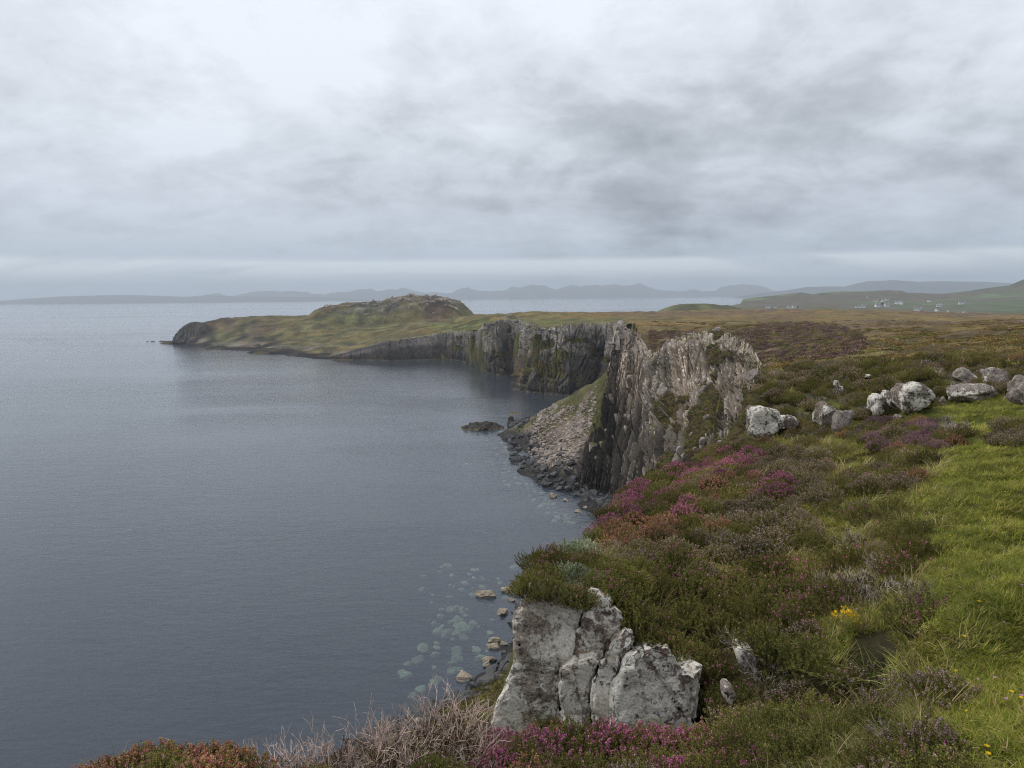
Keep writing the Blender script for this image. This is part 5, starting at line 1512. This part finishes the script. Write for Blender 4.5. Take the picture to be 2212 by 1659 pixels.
# bushes: dart throwing with a spacing that grows with distance
order = vr.permutation(len(pts)); chosen = []; cell = {}
def spot_here(a, b):
    return any(((a - q[0]) / q[2]) ** 2 + ((b - q[1]) / q[3]) ** 2 < 1 for q in SPOTS)
for k in order:
    if block[k]: continue
    inspot = spot_here(u[k], v[k])
    if ing[k] and not inspot: continue
    if inm[k] and not inspot and vr.random() > 0.07: continue
    if D_[k] < 4.9 and 1020 < u[k] < 1560 and D_[k] > 3.7: continue       # the dark gap before the outcrop
    if u[k] < 1060 and D_[k] < 4: continue
    if ((u[k] - 1888) / 45) ** 2 + ((v[k] - 1400) / 55) ** 2 < 1: continue
    sp = 0.20 + 0.008 * D_[k]
    cx_, cy_ = int(pts[k, 0] / 0.5), int(pts[k, 1] / 0.5)
    if any(math.hypot(pts[k, 0] - q[0], pts[k, 1] - q[1]) < sp for i in (-1, 0, 1) for j in (-1, 0, 1) for q in cell.get((cx_ + i, cy_ + j), ())): continue
    cell.setdefault((cx_, cy_), []).append(pts[k]); chosen.append(k)
items = []
for k in chosen:
    kd = str(kind_at(u[k], v[k], vr))
    s = (0.62 if D_[k] < 4 else 0.85) * vr.uniform(0.75, 1.2) * (1 + 0.012 * D_[k])
    items.append((s / D_[k], kd, pts[k], s, u[k], v[k]))
# along the very edge at the left: bell heather and tall dead twigs in front of the sea
for (uu_, vv_, D, kd, s) in ((230, 1690, 2.35, 'faded', .55), (300, 1672, 2.45, 'faded', .62), (360, 1668, 2.5, 'faded', .62), (420, 1672, 2.5, 'faded', .6), (470, 1668, 2.55, 'faded', .62), (520, 1680, 2.6, 'faded', .55), (340, 1700, 2.3, 'sparse', .6), (430, 1700, 2.35, 'faded', .6), (140, 1715, 2.3, 'faded', .5),
                             (560, 1690, 2.7, 'twig', .6), (610, 1690, 2.8, 'twig', .65), (660, 1690, 2.85, 'twig', .62), (710, 1680, 2.9, 'twig', .7), (770, 1670, 2.95, 'twig', .85), (820, 1665, 3.0, 'twig', .7), (870, 1655, 3.05, 'twig', .8), (920, 1645, 3.15, 'twig', .85), (960, 1620, 3.4, 'twig', 1.0), (985, 1610, 3.5, 'twig', 1.0),
                             (1010, 1640, 3.3, 'twig', .8), (1050, 1650, 3.3, 'dead', .8), (900, 1680, 2.9, 'dead', .7), (800, 1690, 2.8, 'dead', .7), (1000, 1670, 3.0, 'dead', .75), (680, 1700, 2.7, 'sparse', .5), (1090, 1645, 3.35, 'bell', .75), (1130, 1660, 3.2, 'sparse', .7), (1165, 1645, 3.35, 'bell', .78), (1200, 1630, 3.5, 'faded', .8), (1240, 1635, 3.45, 'sparse', .8), (1280, 1630, 3.5, 'sparse', .82), (1320, 1635, 3.45, 'bell', .8), (1360, 1645, 3.4, 'sparse', .8), (1400, 1640, 3.45, 'bell', .8), (1440, 1645, 3.4, 'sparse', .78), (1480, 1645, 3.4, 'bell', .8), (1520, 1645, 3.4, 'bell', .75),
                             (1150, 1695, 2.95, 'faded', .65), (1210, 1695, 2.95, 'sparse', .65), (1270, 1695, 2.95, 'green', .65), (1330, 1695, 2.95, 'dead', .62), (1390, 1695, 2.95, 'sparse', .65), (1450, 1695, 2.95, 'bell', .62), (1510, 1695, 2.95, 'green', .65), (1180, 1730, 2.7, 'sparse', .6), (1300, 1730, 2.7, 'sparse', .6), (1420, 1730, 2.7, 'green', .6), (1540, 1730, 2.7, 'bell', .55), (1100, 1720, 2.75, 'dead', .6),
                             (1140, 1268, 5.52, 'green', .6), (1165, 1270, 5.5, 'dead', .55), (1190, 1276, 5.5, 'green', .6), (1215, 1284, 5.5, 'dead', .5), (1240, 1290, 5.5, 'sparse', .6), (1255, 1296, 5.5, 'green', .55), (1160, 1275, 5.85, 'green', .8), (1175, 1262, 6.0, 'green', .85), (1200, 1280, 5.85, 'dead', .75), (1225, 1285, 5.85, 'dead', .7), (1240, 1275, 5.95, 'willow', .62), (1255, 1245, 6.2, 'willow', .62), (1225, 1235, 6.3, 'willow', .62), (1275, 1285, 6.0, 'green', .85), (1300, 1275, 6.2, 'sparse', .9), (1330, 1300, 6.1, 'green', .9), (1360, 1330, 6.0, 'green', .9), (1380, 1370, 5.85, 'green', .8), (1420, 1400, 5.75, 'green', .85), (1460, 1410, 5.7, 'green', .85), (1500, 1430, 5.6, 'green', .8), (1525, 1450, 5.5, 'sparse', .8), (1345, 1390, 5.75, 'dead', .6), (940, 1690, 2.85, 'green', .6), (1080, 1670, 3.1, 'bell', .6)):
    p = P(uu_, vv_, D); items.append((s / D * 3, kd, p + np.array((0, 0, -0.06)), s, uu_, vv_))
for i_, uu_ in enumerate(range(1640, 2080, 17)):
    D = 21.0 + 4.5 * vr.random() + (uu_ - 1640) * .004; q_ = P(uu_ + vr.normal(0, 8), 830, D); kd = str(vr.choice(['green', 'ling', 'dead', 'sparse'], p=[.45, .3, .15, .1])); s = vr.uniform(1.3, 2.1)
    items.append((s / D * 1.5, kd, np.array((q_[0], q_[1], float(height([q_[0]], [q_[1]])[0]) - .03)), s, uu_, 840))
items.sort(key=lambda a: -a[0])

def where(u_, v_, D):
    """a findable landmark near the survey point"""
    if v_ > 1540 and u_ < 560: return 'at the bottom left corner'
    if v_ > 1540 and u_ < 1065: return 'on the edge beside the tall slab'
    if v_ > 1540 and u_ < 1540: return 'in front of the lichened outcrop'
    if v_ > 1540: return 'at the bottom edge right of the outcrop'
    if u_ < 1320 and v_ > 1150: return 'on top of the tall slab'
    if v_ < 860 and u_ < 1800: return 'above the white-topped boulder'
    if v_ < 900: return 'among the boulders up the slope'
    if 1850 < u_ < 2090 and v_ < 975: return 'in the mound beside the grassy path'
    if u_ > 2090: return 'in the grass by the right edge'
    if v_ < 1000: return 'below the white-topped boulder'
    if v_ < 1130 and u_ < 1500: return 'on the cliff edge over the boulder beach'
    if v_ < 1130: return 'in the upper part of the slope'
    if v_ < 1230: return 'halfway down the slope'
    if u_ < 1700: return 'on the dark bank above the outcrop'
    return 'around the dark hollow in the bank'
def bush_name(kd): return {'willow': 'willow_shrub', 'dead': 'dead_heather_bush', 'twig': 'dead_heather_bush'}.get(kd, 'heather_bush')
IND = 290
cover, named = [], {}
for rank, (w_, kd, p, s, a, b_) in enumerate(items):
    j = int(vr.integers(len(BUSH[kd]))); rz = vr.uniform(0, 6.28)
    if rank < IND or kd in ('willow', 'twig'):
        e = link(bush_name(kd), None, loc=tuple(p), rot=(0, 0, rz), scale=s * 1.0)
        wh = where(a, b_, p[1])
        tag(e, WHAT[kd] + ' ' + wh, 'heather' if kd != 'willow' else 'willow', WHAT[kd] + ' ' + wh)
        named.setdefault(WHAT[kd] + '|' + wh, []).append((a, e))
        for nm, me in BUSH[kd][j].items():
            c = bpy.data.objects.new(nm, me); COL.objects.link(c); c.parent = e
            if nm == 'twigs': c['kind'] = 'stuff'
    else:
        cover.append((p, (0, 0, rz), s, kd, j))
ORDN = 'first second third fourth fifth sixth seventh eighth ninth tenth eleventh twelfth thirteenth fourteenth fifteenth sixteenth seventeenth eighteenth nineteenth twentieth'.split()
ORDN += ['twenty-' + w for w in ORDN[:9]] + ['thirtieth']
for key, lst in named.items():
    wh_, at_ = key.split('|'); lst.sort(key=lambda q: q[0])
    if 1 < len(lst) <= 30:
        for i_, (_, e_) in enumerate(lst):
            e_['label'] = '%s, %s from left, %s' % (wh_, ORDN[i_], at_)
lm, li = [], {}
for kd in LUMP:
    for j, me in enumerate(LUMP[kd]):
        li[kd, j] = len(lm); lm.append(me)
if cover:
    scatter('heather_cover', lm, np.array([c[0] for c in cover]), np.array([c[1] for c in cover]), np.array([c[2] for c in cover]), [li[c[3], c[4]] for c in cover])

# grass: short turf on the path, longer tufts through the heather
gp, gsd = candidates(70000, 1.6, 45, t0=-36, t1=66)
gu, gv = project(gp); keep = (gu > -60) & (gv > 700) & (gv < 2600); gp, gu, gv = gp[keep], gu[keep], gv[keep]
gD = gp[:, 1]; ig = inpoly(gu, gv, GRASS_ZONE); im = inpoly(gu, gv, MIX_ZONE)
gm, base_i = [], {}
for kd in GRASS:
    base_i[kd] = len(gm); gm += GRASS[kd]
R1 = vr.random(len(gp))
kind = np.where(ig, np.where(R1 < 0.975, 'short', np.where(R1 < 0.992, 'mixed', 'long')), np.where(im, np.where(R1 < 0.35, 'mixed', np.where(R1 < 0.92, 'short', np.where(R1 < 0.975, 'long', 'straw'))), np.where(R1 < 0.80, 'mixed', np.where(R1 < 0.94, 'long', 'straw'))))
keepp = np.where(ig, 1.0, np.where(im, 0.9, 0.22))
far_y = (gv < 800) & (gu > 2060)
kind = np.where(far_y & (R1 > .4), 'straw', kind)
hole = ((gu - 1890) / 55) ** 2 + ((gv - 1410) / 50) ** 2 < 1
gap = ((gu < 1080) & (gD < 4.2) & (vr.random(len(gp)) < 0.85)) | (gu > 1000) & (gu < 1570) & (gD > 3.7) & (gD < 5.2)
ok = (vr.random(len(gp)) < keepp) & ~hole & ~gap
gp, kind, gD = gp[ok], kind[ok], gD[ok]
idx = np.array([base_i[k] + int(vr.integers(len(GRASS[k]))) for k in kind])
sc_ = vr.uniform(0.65, 1.2, len(gp)) * np.clip(0.62 + 0.055 * gD, 0.7, 2.0)
scatter('grass', gm, gp, np.stack([vr.normal(0, .12, len(gp)), vr.normal(0, .12, len(gp)), vr.normal(0, 0.7, len(gp))], 1), sc_, idx)
print('bushes', len(items), 'cover', len(cover), 'grass', len(gp))
# ------------------------------------------------------------------ tussocks of the moor and of the heath slope
def tussock(seed, cols, n=260, R=0.9, H=0.5):
    r = np.random.default_rng(seed)
    ph = r.uniform(0, 6.283, n); q = np.sqrt(r.uniform(0, 1, n)); lump = 1 + .25 * np.sin(ph * 2 + r.uniform(0, 6)) + .15 * np.sin(ph * 5 + r.uniform(0, 6))
    p = np.stack([R * lump * q * np.cos(ph), R * lump * q * np.sin(ph), H * (1 - q ** 2) * r.uniform(.4, 1.1, n)], 1)
    d = r.normal(size=(n, 3)); d[:, 2] = np.abs(d[:, 2]) + .6; d /= np.linalg.norm(d, axis=1, keepdims=True)
    e = np.cross(d, r.normal(size=(n, 3))); e /= np.linalg.norm(e, axis=1, keepdims=True)
    L_ = r.uniform(.10, .30, (n, 1)); W_ = r.uniform(.03, .075, (n, 1))
    V = np.stack([p - e * W_, p + e * W_, p + d * L_], 1).reshape(-1, 3); V[:, 2] = np.maximum(V[:, 2], -.05)
    C = np.repeat(np.array(cols)[r.integers(0, len(cols), n)] * r.uniform(.6, 1.4, (n, 1)), 3, 0)
    return arrays_mesh('tussock', (V, np.arange(3 * n).reshape(-1, 3), C), MAT_HEATH)
TUS = [tussock(1, BROWN), tussock(2, ((0.20, 0.13, 0.12), (0.15, 0.105, 0.07), (0.24, 0.16, 0.15))), tussock(3, GREEN), tussock(4, ((0.26, 0.185, 0.075), (0.21, 0.15, 0.06), (0.17, 0.135, 0.05))), tussock(5, ((0.27, 0.195, 0.08), (0.23, 0.165, 0.07)), 240, .9, .32)]
tr = np.random.default_rng(61)
tp_, _sd = candidates(30000, 30, 420, t0=11, t1=40, rg=tr)
n_ = fbm(tp_[:, 0] / 30, tp_[:, 1] / 22, oct=3, seed=36); n2_ = fbm(tp_[:, 0] / 9, tp_[:, 1] / 9, oct=3, seed=111)
tu, tv = project(tp_)
purple = (((tu - 1720) / 150) ** 2 + ((tv - 738) / 42) ** 2 < 1) | ((tu < 1500) & (tv > 715))
keep = tr.random(len(tp_)) < np.where(purple, 0.85, np.clip(0.12 + 0.5 * n2_, 0.03, .7))
tp_, n_, n2_, purple = tp_[keep], n_[keep], n2_[keep], purple[keep]
R1 = tr.random(len(tp_))
ti = np.where(purple, np.where(R1 < .62, 1, np.where(R1 < .85, 0, 2)), np.where(R1 < .42, 3, np.where(R1 < .70, 4, np.where(R1 < .86, 0, 2))))
td = np.hypot(tp_[:, 0], tp_[:, 1])
scatter('moor_tussocks', TUS, tp_, np.stack([0 * td, 0 * td, tr.uniform(0, 6.28, len(td))], 1), (tr.uniform(.5, 1.1, len(td)) * np.clip(.55 + td / 160, .6, 2.0))[:, None] * np.stack([1 + 0 * td, 1 + 0 * td, np.where(purple, .7, .45)], 1), ti)
# heath on the turf of the near cliff
g = NG.reshape(-1, 3); tf = (NROCK < 0.35).ravel()
cand = np.nonzero(tf)[0]; cand = tr.choice(cand, 5200, replace=False)
R1 = tr.random(len(cand)); ci_ = np.where(R1 < .40, 0, np.where(R1 < .82, 2, np.where(R1 < .93, 1, 3)))
scatter('slope_heath', TUS, g[cand], np.stack([tr.normal(.3, .2, len(cand)), tr.normal(-.2, .2, len(cand)), tr.uniform(0, 6.28, len(cand))], 1), tr.uniform(.5, 1.25, len(cand)), ci_)

# heath and stones on the apron above the near cove
ax, ay = tr.uniform(-28, 14, 2600), tr.uniform(48, 120, 2600); az = height(ax, ay); ok = (az > 2.5) & (az < 30) & (sdist(ax, ay) < -3); ap = np.stack([ax, ay, az], 1)[ok]
R1 = tr.random(len(ap))
scatter('apron_heath', TUS, ap, np.stack([0 * R1, 0 * R1, R1 * 6.28], 1), tr.uniform(.6, 1.3, len(ap)), np.where(R1 < .7, 2, 0))
for p in ap[tr.choice(len(ap), 45, replace=False)]:
    strew('apron_stone', 'pale', p + np.array((0, 0, .3)), tr.uniform(.5, 1.3), tr, 'pale stone on the green apron above the near cove', 'stone', 'pale stones on the apron above the near cove')

# ------------------------------------------------------------------ crofts
MAT_WALL = mat_plain('white_render', (0.78, 0.78, 0.76), 0.8, 0.08, 0.5)
MAT_ROOF = mat_plain('grey_slate', (0.16, 0.165, 0.18), 0.7, 0.25, 1.0)
MAT_PANE = mat_plain('window_pane', (0.04, 0.05, 0.06), 0.15, 0.1, 1.0, 0.5)
def house_meshes(L_=12.0, W_=6.5, H_=3.2, R_=2.9):
    x, y = L_ / 2, W_ / 2
    w = bpy.data.meshes.new('wall')
    w.from_pydata([(-x, -y, -2), (x, -y, -2), (x, y, -2), (-x, y, -2), (-x, -y, H_), (x, -y, H_), (x, y, H_), (-x, y, H_), (-x, 0, H_ + R_), (x, 0, H_ + R_)], [],
                  [(0, 1, 5, 4), (2, 3, 7, 6), (1, 2, 6, 9, 5), (3, 0, 4, 8, 7)]); w.update(); w.materials.append(MAT_WALL)
    o, t = 0.35, 0.16
    r = bpy.data.meshes.new('roof'); k = R_ / y
    vs = []
    for dz in (0.05, 0.05 + t):
        vs += [(-x - .2, -y - o, H_ - o * k + dz), (x + .2, -y - o, H_ - o * k + dz), (x + .2, 0, H_ + R_ + dz), (-x - .2, 0, H_ + R_ + dz), (x + .2, y + o, H_ - o * k + dz), (-x - .2, y + o, H_ - o * k + dz)]
    r.from_pydata(vs, [], [(0, 1, 2, 3), (3, 2, 4, 5), (9, 8, 7, 6), (11, 10, 8, 9), (0, 6, 7, 1), (5, 4, 10, 11), (0, 3, 9, 6), (3, 5, 11, 9), (1, 7, 8, 2), (2, 8, 10, 4)]); r.update(); r.materials.append(MAT_ROOF)
    def box(name, c, s, mat):
        m = bpy.data.meshes.new(name); v = [(c[0] + i * s[0], c[1] + j * s[1], c[2] + q * s[2]) for q in (-1, 1) for j in (-1, 1) for i in (-1, 1)]
        m.from_pydata(v, [], [(0, 2, 3, 1), (4, 5, 7, 6), (0, 1, 5, 4), (2, 6, 7, 3), (0, 4, 6, 2), (1, 3, 7, 5)]); m.update(); m.materials.append(mat); return m
    return (w, r, [box('chimney', (sx * (x - .6), 0, H_ + R_ + .5), (.5, .45, 1.0), MAT_WALL) for sx in (-1, 1)],
            [box('window', (sx, -y - .02, 1.7), (.55, .06, .65), MAT_PANE) for sx in (-3.8, 3.8)] + [box('window', (sx, y + .02, 1.7), (.55, .06, .65), MAT_PANE) for sx in (-3.8, 0, 3.8)],
            box('door', (0, -y - .03, .95), (.5, .07, 1.05), MAT_PANE))
HM = house_meshes()
HOUSES = ((317, 335, 'white croft house at the far left end of the village'), (375, 333, 'small white croft house second from the left end of the village'), (478, 336, 'upper left house of the three clustered near the shore'), (515, 332, 'right house of the three clustered near the shore'),
          (470, 346, 'lowest house of the three clustered near the shore'), (977, 331, 'small white outhouse left of the paired croft houses'), (1002, 330, 'left one of the paired white croft houses'), (1022, 330, 'right one of the paired white croft houses'), (1055, 258, 'lone tiny white house high on the hillside'),
          (1115, 288, 'white house at the left of the upper terrace'), (1163, 291, 'white gabled house in the middle of the upper terrace'), (1197, 278, 'topmost white house of the upper terrace'), (1195, 311, 'white house beside a dark tree'), (1198, 322, 'white house just below the one beside the dark tree'),
          (1130, 326, 'long low white shed below the upper terrace'), (1275, 303, 'large white gabled house right of the terrace'), (1305, 306, 'small white house next to the large gabled one'), (1512, 289, 'white house with a dark roof above the road'), (1592, 315, 'white house at the top of the village road'),
          (1580, 325, 'white house just below the top of the village road'), (1425, 355, 'large white house alone above the moor'), (1567, 357, 'white house with trees at the bend of the road'), (1648, 381, 'white gabled house near the brow of the moor'), (1750, 305, 'long white house on the right hillside'),
          (1770, 378, 'right one of two white houses at the brow of the moor'), (1740, 386, 'left one of two white houses at the brow of the moor'))
hr = np.random.default_rng(3)
for (zx, zy, lab) in HOUSES:
    hu, hv = 1566 + 0.292 * zx, 567 + 0.292 * (zy + 4)
    d = look(hu, hv); d = d / d[1]; DD = np.linspace(1500, 3300, 400); q = CAM + d[None] * DD[:, None]
    hh = hill_h(q[:, 0], q[:, 1]); hit = np.nonzero(q[:, 2] <= hh)[0]
    p = q[hit[0]] if len(hit) else q[250]
    p[2] = hh[hit[0]] if len(hit) else hh[250]
    big_ = 1.35 if 'large' in lab or 'gabled' in lab or 'long' in lab else (0.75 if 'small' in lab or 'tiny' in lab else 1.05)
    e = link('croft_house', None, loc=tuple(p), rot=(0, 0, hr.uniform(-.7, .7) + (1.2 if 'gabled' in lab else 0)), scale=big_)
    tag(e, lab, 'house', 'white croft houses of the village')
    link('wall', HM[0], parent=e); rf = link('roof', HM[1], parent=e)
    for m_ in HM[2]: link('chimney', m_, parent=rf)
    for m_ in HM[3]: link('window', m_, parent=e)
    link('door', HM[4], parent=e)
# dark trees by the houses
def small_tree(p, h, lab):
    e = link('tree', None, loc=tuple(p)); tag(e, lab, 'tree', 'dark trees of the village')
    r = np.random.default_rng(int(h * 100)); n = 500
    dirs = r.normal(size=(n, 3)); dirs /= np.linalg.norm(dirs, axis=1, keepdims=True); rad = r.uniform(.6, 1.1, (n, 1))
    c = dirs * rad * np.array((h * .45, h * .45, h * .36)) + np.array((0, 0, h * .58))
    a, b_ = r.normal(size=(n, 3)) * h * .07, r.normal(size=(n, 3)) * h * .07
    V = np.stack([c, c + a, c + b_], 1).reshape(-1, 3); C = np.repeat(np.array([(0.03, 0.045, 0.018)]) * r.uniform(.6, 1.5, (n, 1)), 3, 0)
    link('crown', arrays_mesh('crown', (V, np.arange(3 * n).reshape(-1, 3), C), MAT_HEATH), parent=e)
    t = [(math.cos(k * 1.047) * q, math.sin(k * 1.047) * q, z_) for z_, q in ((-1, .3), (h * .6, .12)) for k in range(6)]
    me = bpy.data.meshes.new('trunk'); me.from_pydata(t, [], [(k, (k + 1) % 6, 6 + (k + 1) % 6, 6 + k) for k in range(6)]); me.update(); me.materials.append(MAT_STEM_PLAIN)
    link('trunk', me, parent=e)
MAT_STEM_PLAIN = mat_plain('bark', (0.09, 0.07, 0.05))
for (zx, zy, h, lab) in ((1165, 312, 11, 'dark tree left of the white house below the terrace'), (1570, 352, 9, 'dark tree at the bend of the village road'), (1450, 362, 6, 'small dark tree right of the large lone house'), (535, 335, 6, 'small dark tree by the houses near the shore')):
    d = look(1566 + .292 * zx, 567 + .292 * (zy + 6)); d = d / d[1]; DD = np.linspace(1500, 3300, 400); q = CAM + d[None] * DD[:, None]
    hh = hill_h(q[:, 0], q[:, 1]); hit = np.nonzero(q[:, 2] <= hh)[0]; k = hit[0] if len(hit) else 250
    small_tree((q[k][0], q[k][1], hh[k]), h, lab)

# ------------------------------------------------------------------ gull on the shore
def gull(p, lab, rz):
    """standing gull: body, neck and head in one skin, folded wings, legs"""
    bm = bmesh.new()
    rings = [(-.30, .0, .01), (-.22, .01, .05), (-.10, .0, .095), (.02, -.01, .11), (.12, .01, .095), (.19, .08, .055), (.22, .14, .05), (.26, .18, .052), (.30, .185, .035), (.335, .18, .012), (.38, .172, .004)]
    prev = None
    for (x_, z_, r_) in rings:
        cur = [bm.verts.new((x_, r_ * .85 * math.cos(a), .22 + z_ + r_ * math.sin(a))) for a in np.linspace(0, 2 * np.pi, 9)[:-1]]
        if prev:
            for i in range(8): bm.faces.new((prev[i], prev[(i + 1) % 8], cur[(i + 1) % 8], cur[i]))
        prev = cur
    me = bpy.data.meshes.new('bird'); bm.to_mesh(me); bm.free(); me.materials.append(mat_plain('gull_white', (0.8, 0.8, 0.8), 0.7, .05))
    e = link('gull', None, loc=tuple(p), rot=(0, 0, rz)); tag(e, lab, 'bird', None)
    link('body', me, parent=e)
    gm_ = mat_plain('gull_grey', (0.35, 0.37, 0.40), 0.7, .1); om = mat_plain('gull_leg', (0.45, 0.25, 0.06), 0.6, .1)
    for s_ in (-1, 1):
        w = bpy.data.meshes.new('wing'); w.from_pydata([(.12, .085 * s_, .28), (.0, .115 * s_, .30), (-.2, .07 * s_, .27), (-.40, .02 * s_, .235), (-.16, .10 * s_, .21), (.04, .118 * s_, .22)], [], [(0, 1, 5), (1, 4, 5), (1, 2, 4), (2, 3, 4)]); w.update(); w.materials.append(gm_)
        link('wing', w, parent=e)
        l_ = bpy.data.meshes.new('leg'); l_.from_pydata([(.0 + a, .04 * s_ + b_, z_) for z_ in (-.02, .15) for a, b_ in ((.008, 0), (-.006, .007), (-.006, -.007))] + [(.07, .065 * s_, 0), (.07, .015 * s_, 0)], [], [(0, 1, 4, 3), (1, 2, 5, 4), (2, 0, 3, 5), (0, 6, 7)]); l_.update(); l_.materials.append(om)
        link('leg', l_, parent=e)
p = S(1053, 1441); strew('rock', 'shore', np.array((p[0], p[1], .15)), 0.9, rg, 'low grey rock at the waterline under the gull', 'rock', 'brown rocks awash', .1)
gull((p[0], p[1], .62), 'white gull standing on a rock at the waterline of the cove', .6)

# ------------------------------------------------------------------ single plants of the bank
def broad_plant(name, u_, v_, label, cat, nleaf, L_, W_, cols, flower=None, stems=3, H_=.25):
    p = ray_ground(u_, v_, 2, 12)
    if p is None: return
    r = np.random.default_rng(int(u_ + v_)); e = link(name, None, loc=tuple(p)); tag(e, label, cat)
    link('leaves', arrays_mesh('leaves', blades(nleaf, .05, L_, W_, (.3, 1.0), (.4, 1.3), cols, 4, 0, r), MAT_GRASS), parent=e)
    if flower:
        st = blades(stems, .04, (H_ * .9, H_ * 1.1), .006, (.02, .2), (.0, .3), [((0.14, 0.17, 0.05), 1)], 4, 0, r)
        link('stems', arrays_mesh('stems', st, MAT_GRASS), parent=e)
        tips = st[0].reshape(stems, -1, 3)[:, -1]
        n = 34 * stems; c = np.repeat(tips, 34, 0) + r.normal(0, .014, (n, 3)) + np.array((0, 0, .0)) - np.stack([0 * np.arange(n), 0 * np.arange(n), np.abs(r.normal(0, .02, n))], 1)
        d_, e_ = r.normal(size=(n, 3)) * .008, r.normal(size=(n, 3)) * .008
        V = np.stack([c, c + d_, c + e_], 1).reshape(-1, 3); C = np.repeat(np.array([flower]) * r.uniform(.7, 1.2, (n, 1)), 3, 0)
        link('flowers', arrays_mesh('flowers', (V, np.arange(3 * n).reshape(-1, 3), C), MAT_BLOOM), parent=e)
YEL = (0.80, 0.55, 0.03)
broad_plant('goldenrod', 1815, 1370, 'yellow flowering plant above the dark hollow', 'flower', 14, (.08, .16), .022, [((0.11, 0.16, 0.05), 1)], YEL, 4, .20)
broad_plant('goldenrod', 1842, 1366, 'smaller yellow flowering plant right of the taller yellow one', 'flower', 10, (.07, .13), .02, [((0.12, 0.17, 0.05), 1)], YEL, 2, .14)
FERN = [((0.26, 0.34, 0.06), 2), ((0.35, 0.38, 0.08), 1)]
for (u_, v_) in ((1745, 1600), (1780, 1612), (1715, 1610)):
    broad_plant('fern', u_, v_, 'small yellow-green fern at the bottom edge, %s' % {1745: 'middle of three', 1780: 'rightmost of three', 1715: 'leftmost of three'}[u_], 'fern', 40, (.05, .14), .012, FERN)
WOODRUSH = [((0.20, 0.27, 0.07), 2), ((0.30, 0.32, 0.10), 1), ((0.45, 0.36, 0.18), 1)]
for i, (u_, v_) in enumerate(((1800, 1475), (1850, 1490), (1900, 1500), (1950, 1490), (1760, 1440), (1990, 1480), (1880, 1465))):
    broad_plant('wood_rush', u_, v_, 'clump of broad arching blades below the dark hollow, number counted from the left', 'grass clump', 42, (.14, .34), .011, WOODRUSH)
ORD = ['second', 'third', 'fifth', 'sixth', 'first', 'last', 'fourth']
for o, w in zip([o for o in bpy.data.objects if o.name.startswith('wood_rush')], ORD):
    o['label'] = 'clump of broad arching blades below the dark hollow, %s from the left' % w; o['group'] = 'broad-bladed clumps below the hollow'
# thrift and tormentil dots in the turf
fl = np.random.default_rng(19); fp, fs = candidates(1600, 2.5, 16, t0=8, t1=39, rg=fl)
fu, fv = project(fp); k = (inpoly(fu, fv, GRASS_ZONE) | inpoly(fu, fv, MIX_ZONE)) & (fl.random(len(fp)) < .16); fp = fp[k]
n = len(fp); top_ = fp + np.stack([0 * fp[:, 0], 0 * fp[:, 0], fl.uniform(.06, .11, n)], 1)
ang = np.linspace(0, 2 * np.pi, 7)[:-1]; r_ = fl.uniform(.006, .011, (n, 1))
V = np.concatenate([top_[:, None], np.stack([top_[:, [0]] + r_ * np.cos(ang), top_[:, [1]] + r_ * np.sin(ang), top_[:, [2]] + r_ * .6 + 0 * ang], 2)], 1)
F_ = (np.array([(0, i + 1, (i + 1) % 6 + 1) for i in range(6)])[None] + (np.arange(n) * 7)[:, None, None]).reshape(-1, 3)
C = np.repeat(np.where(fl.random((n, 1)) < .6, np.array([YEL]), np.array([(0.55, 0.30, 0.50)])), 7, 0)
tag(link('turf_flowers', arrays_mesh('turf_flowers', (V.reshape(-1, 3), F_, C), MAT_BLOOM)), kind='stuff')
# ------------------------------------------------------------------ haze
def haze():
    m = M('haze_air')
    v = m.node('ShaderNodeVolumePrincipled', {'Color': (0.80, 0.89, 1.0), 'Density': HAZE_D, 'Anisotropy': 0.15})
    m.l.new(v.outputs[0], m.out.inputs['Volume'])
    x0, x1, y0, y1, z0, z1 = -18500, 18500, -18500, 18500, -30.0, 390.0
    vs = [(x, y, z) for z in (z0, z1) for y in (y0, y1) for x in (x0, x1)]
    me = bpy.data.meshes.new('haze'); me.from_pydata(vs, [], [(0, 2, 3, 1), (4, 5, 7, 6), (0, 1, 5, 4), (2, 6, 7, 3), (0, 4, 6, 2), (1, 3, 7, 5)]); me.update()
    return tag(link('haze', me, m.m), kind='stuff')
HAZE_D = 1.15e-4
haze()
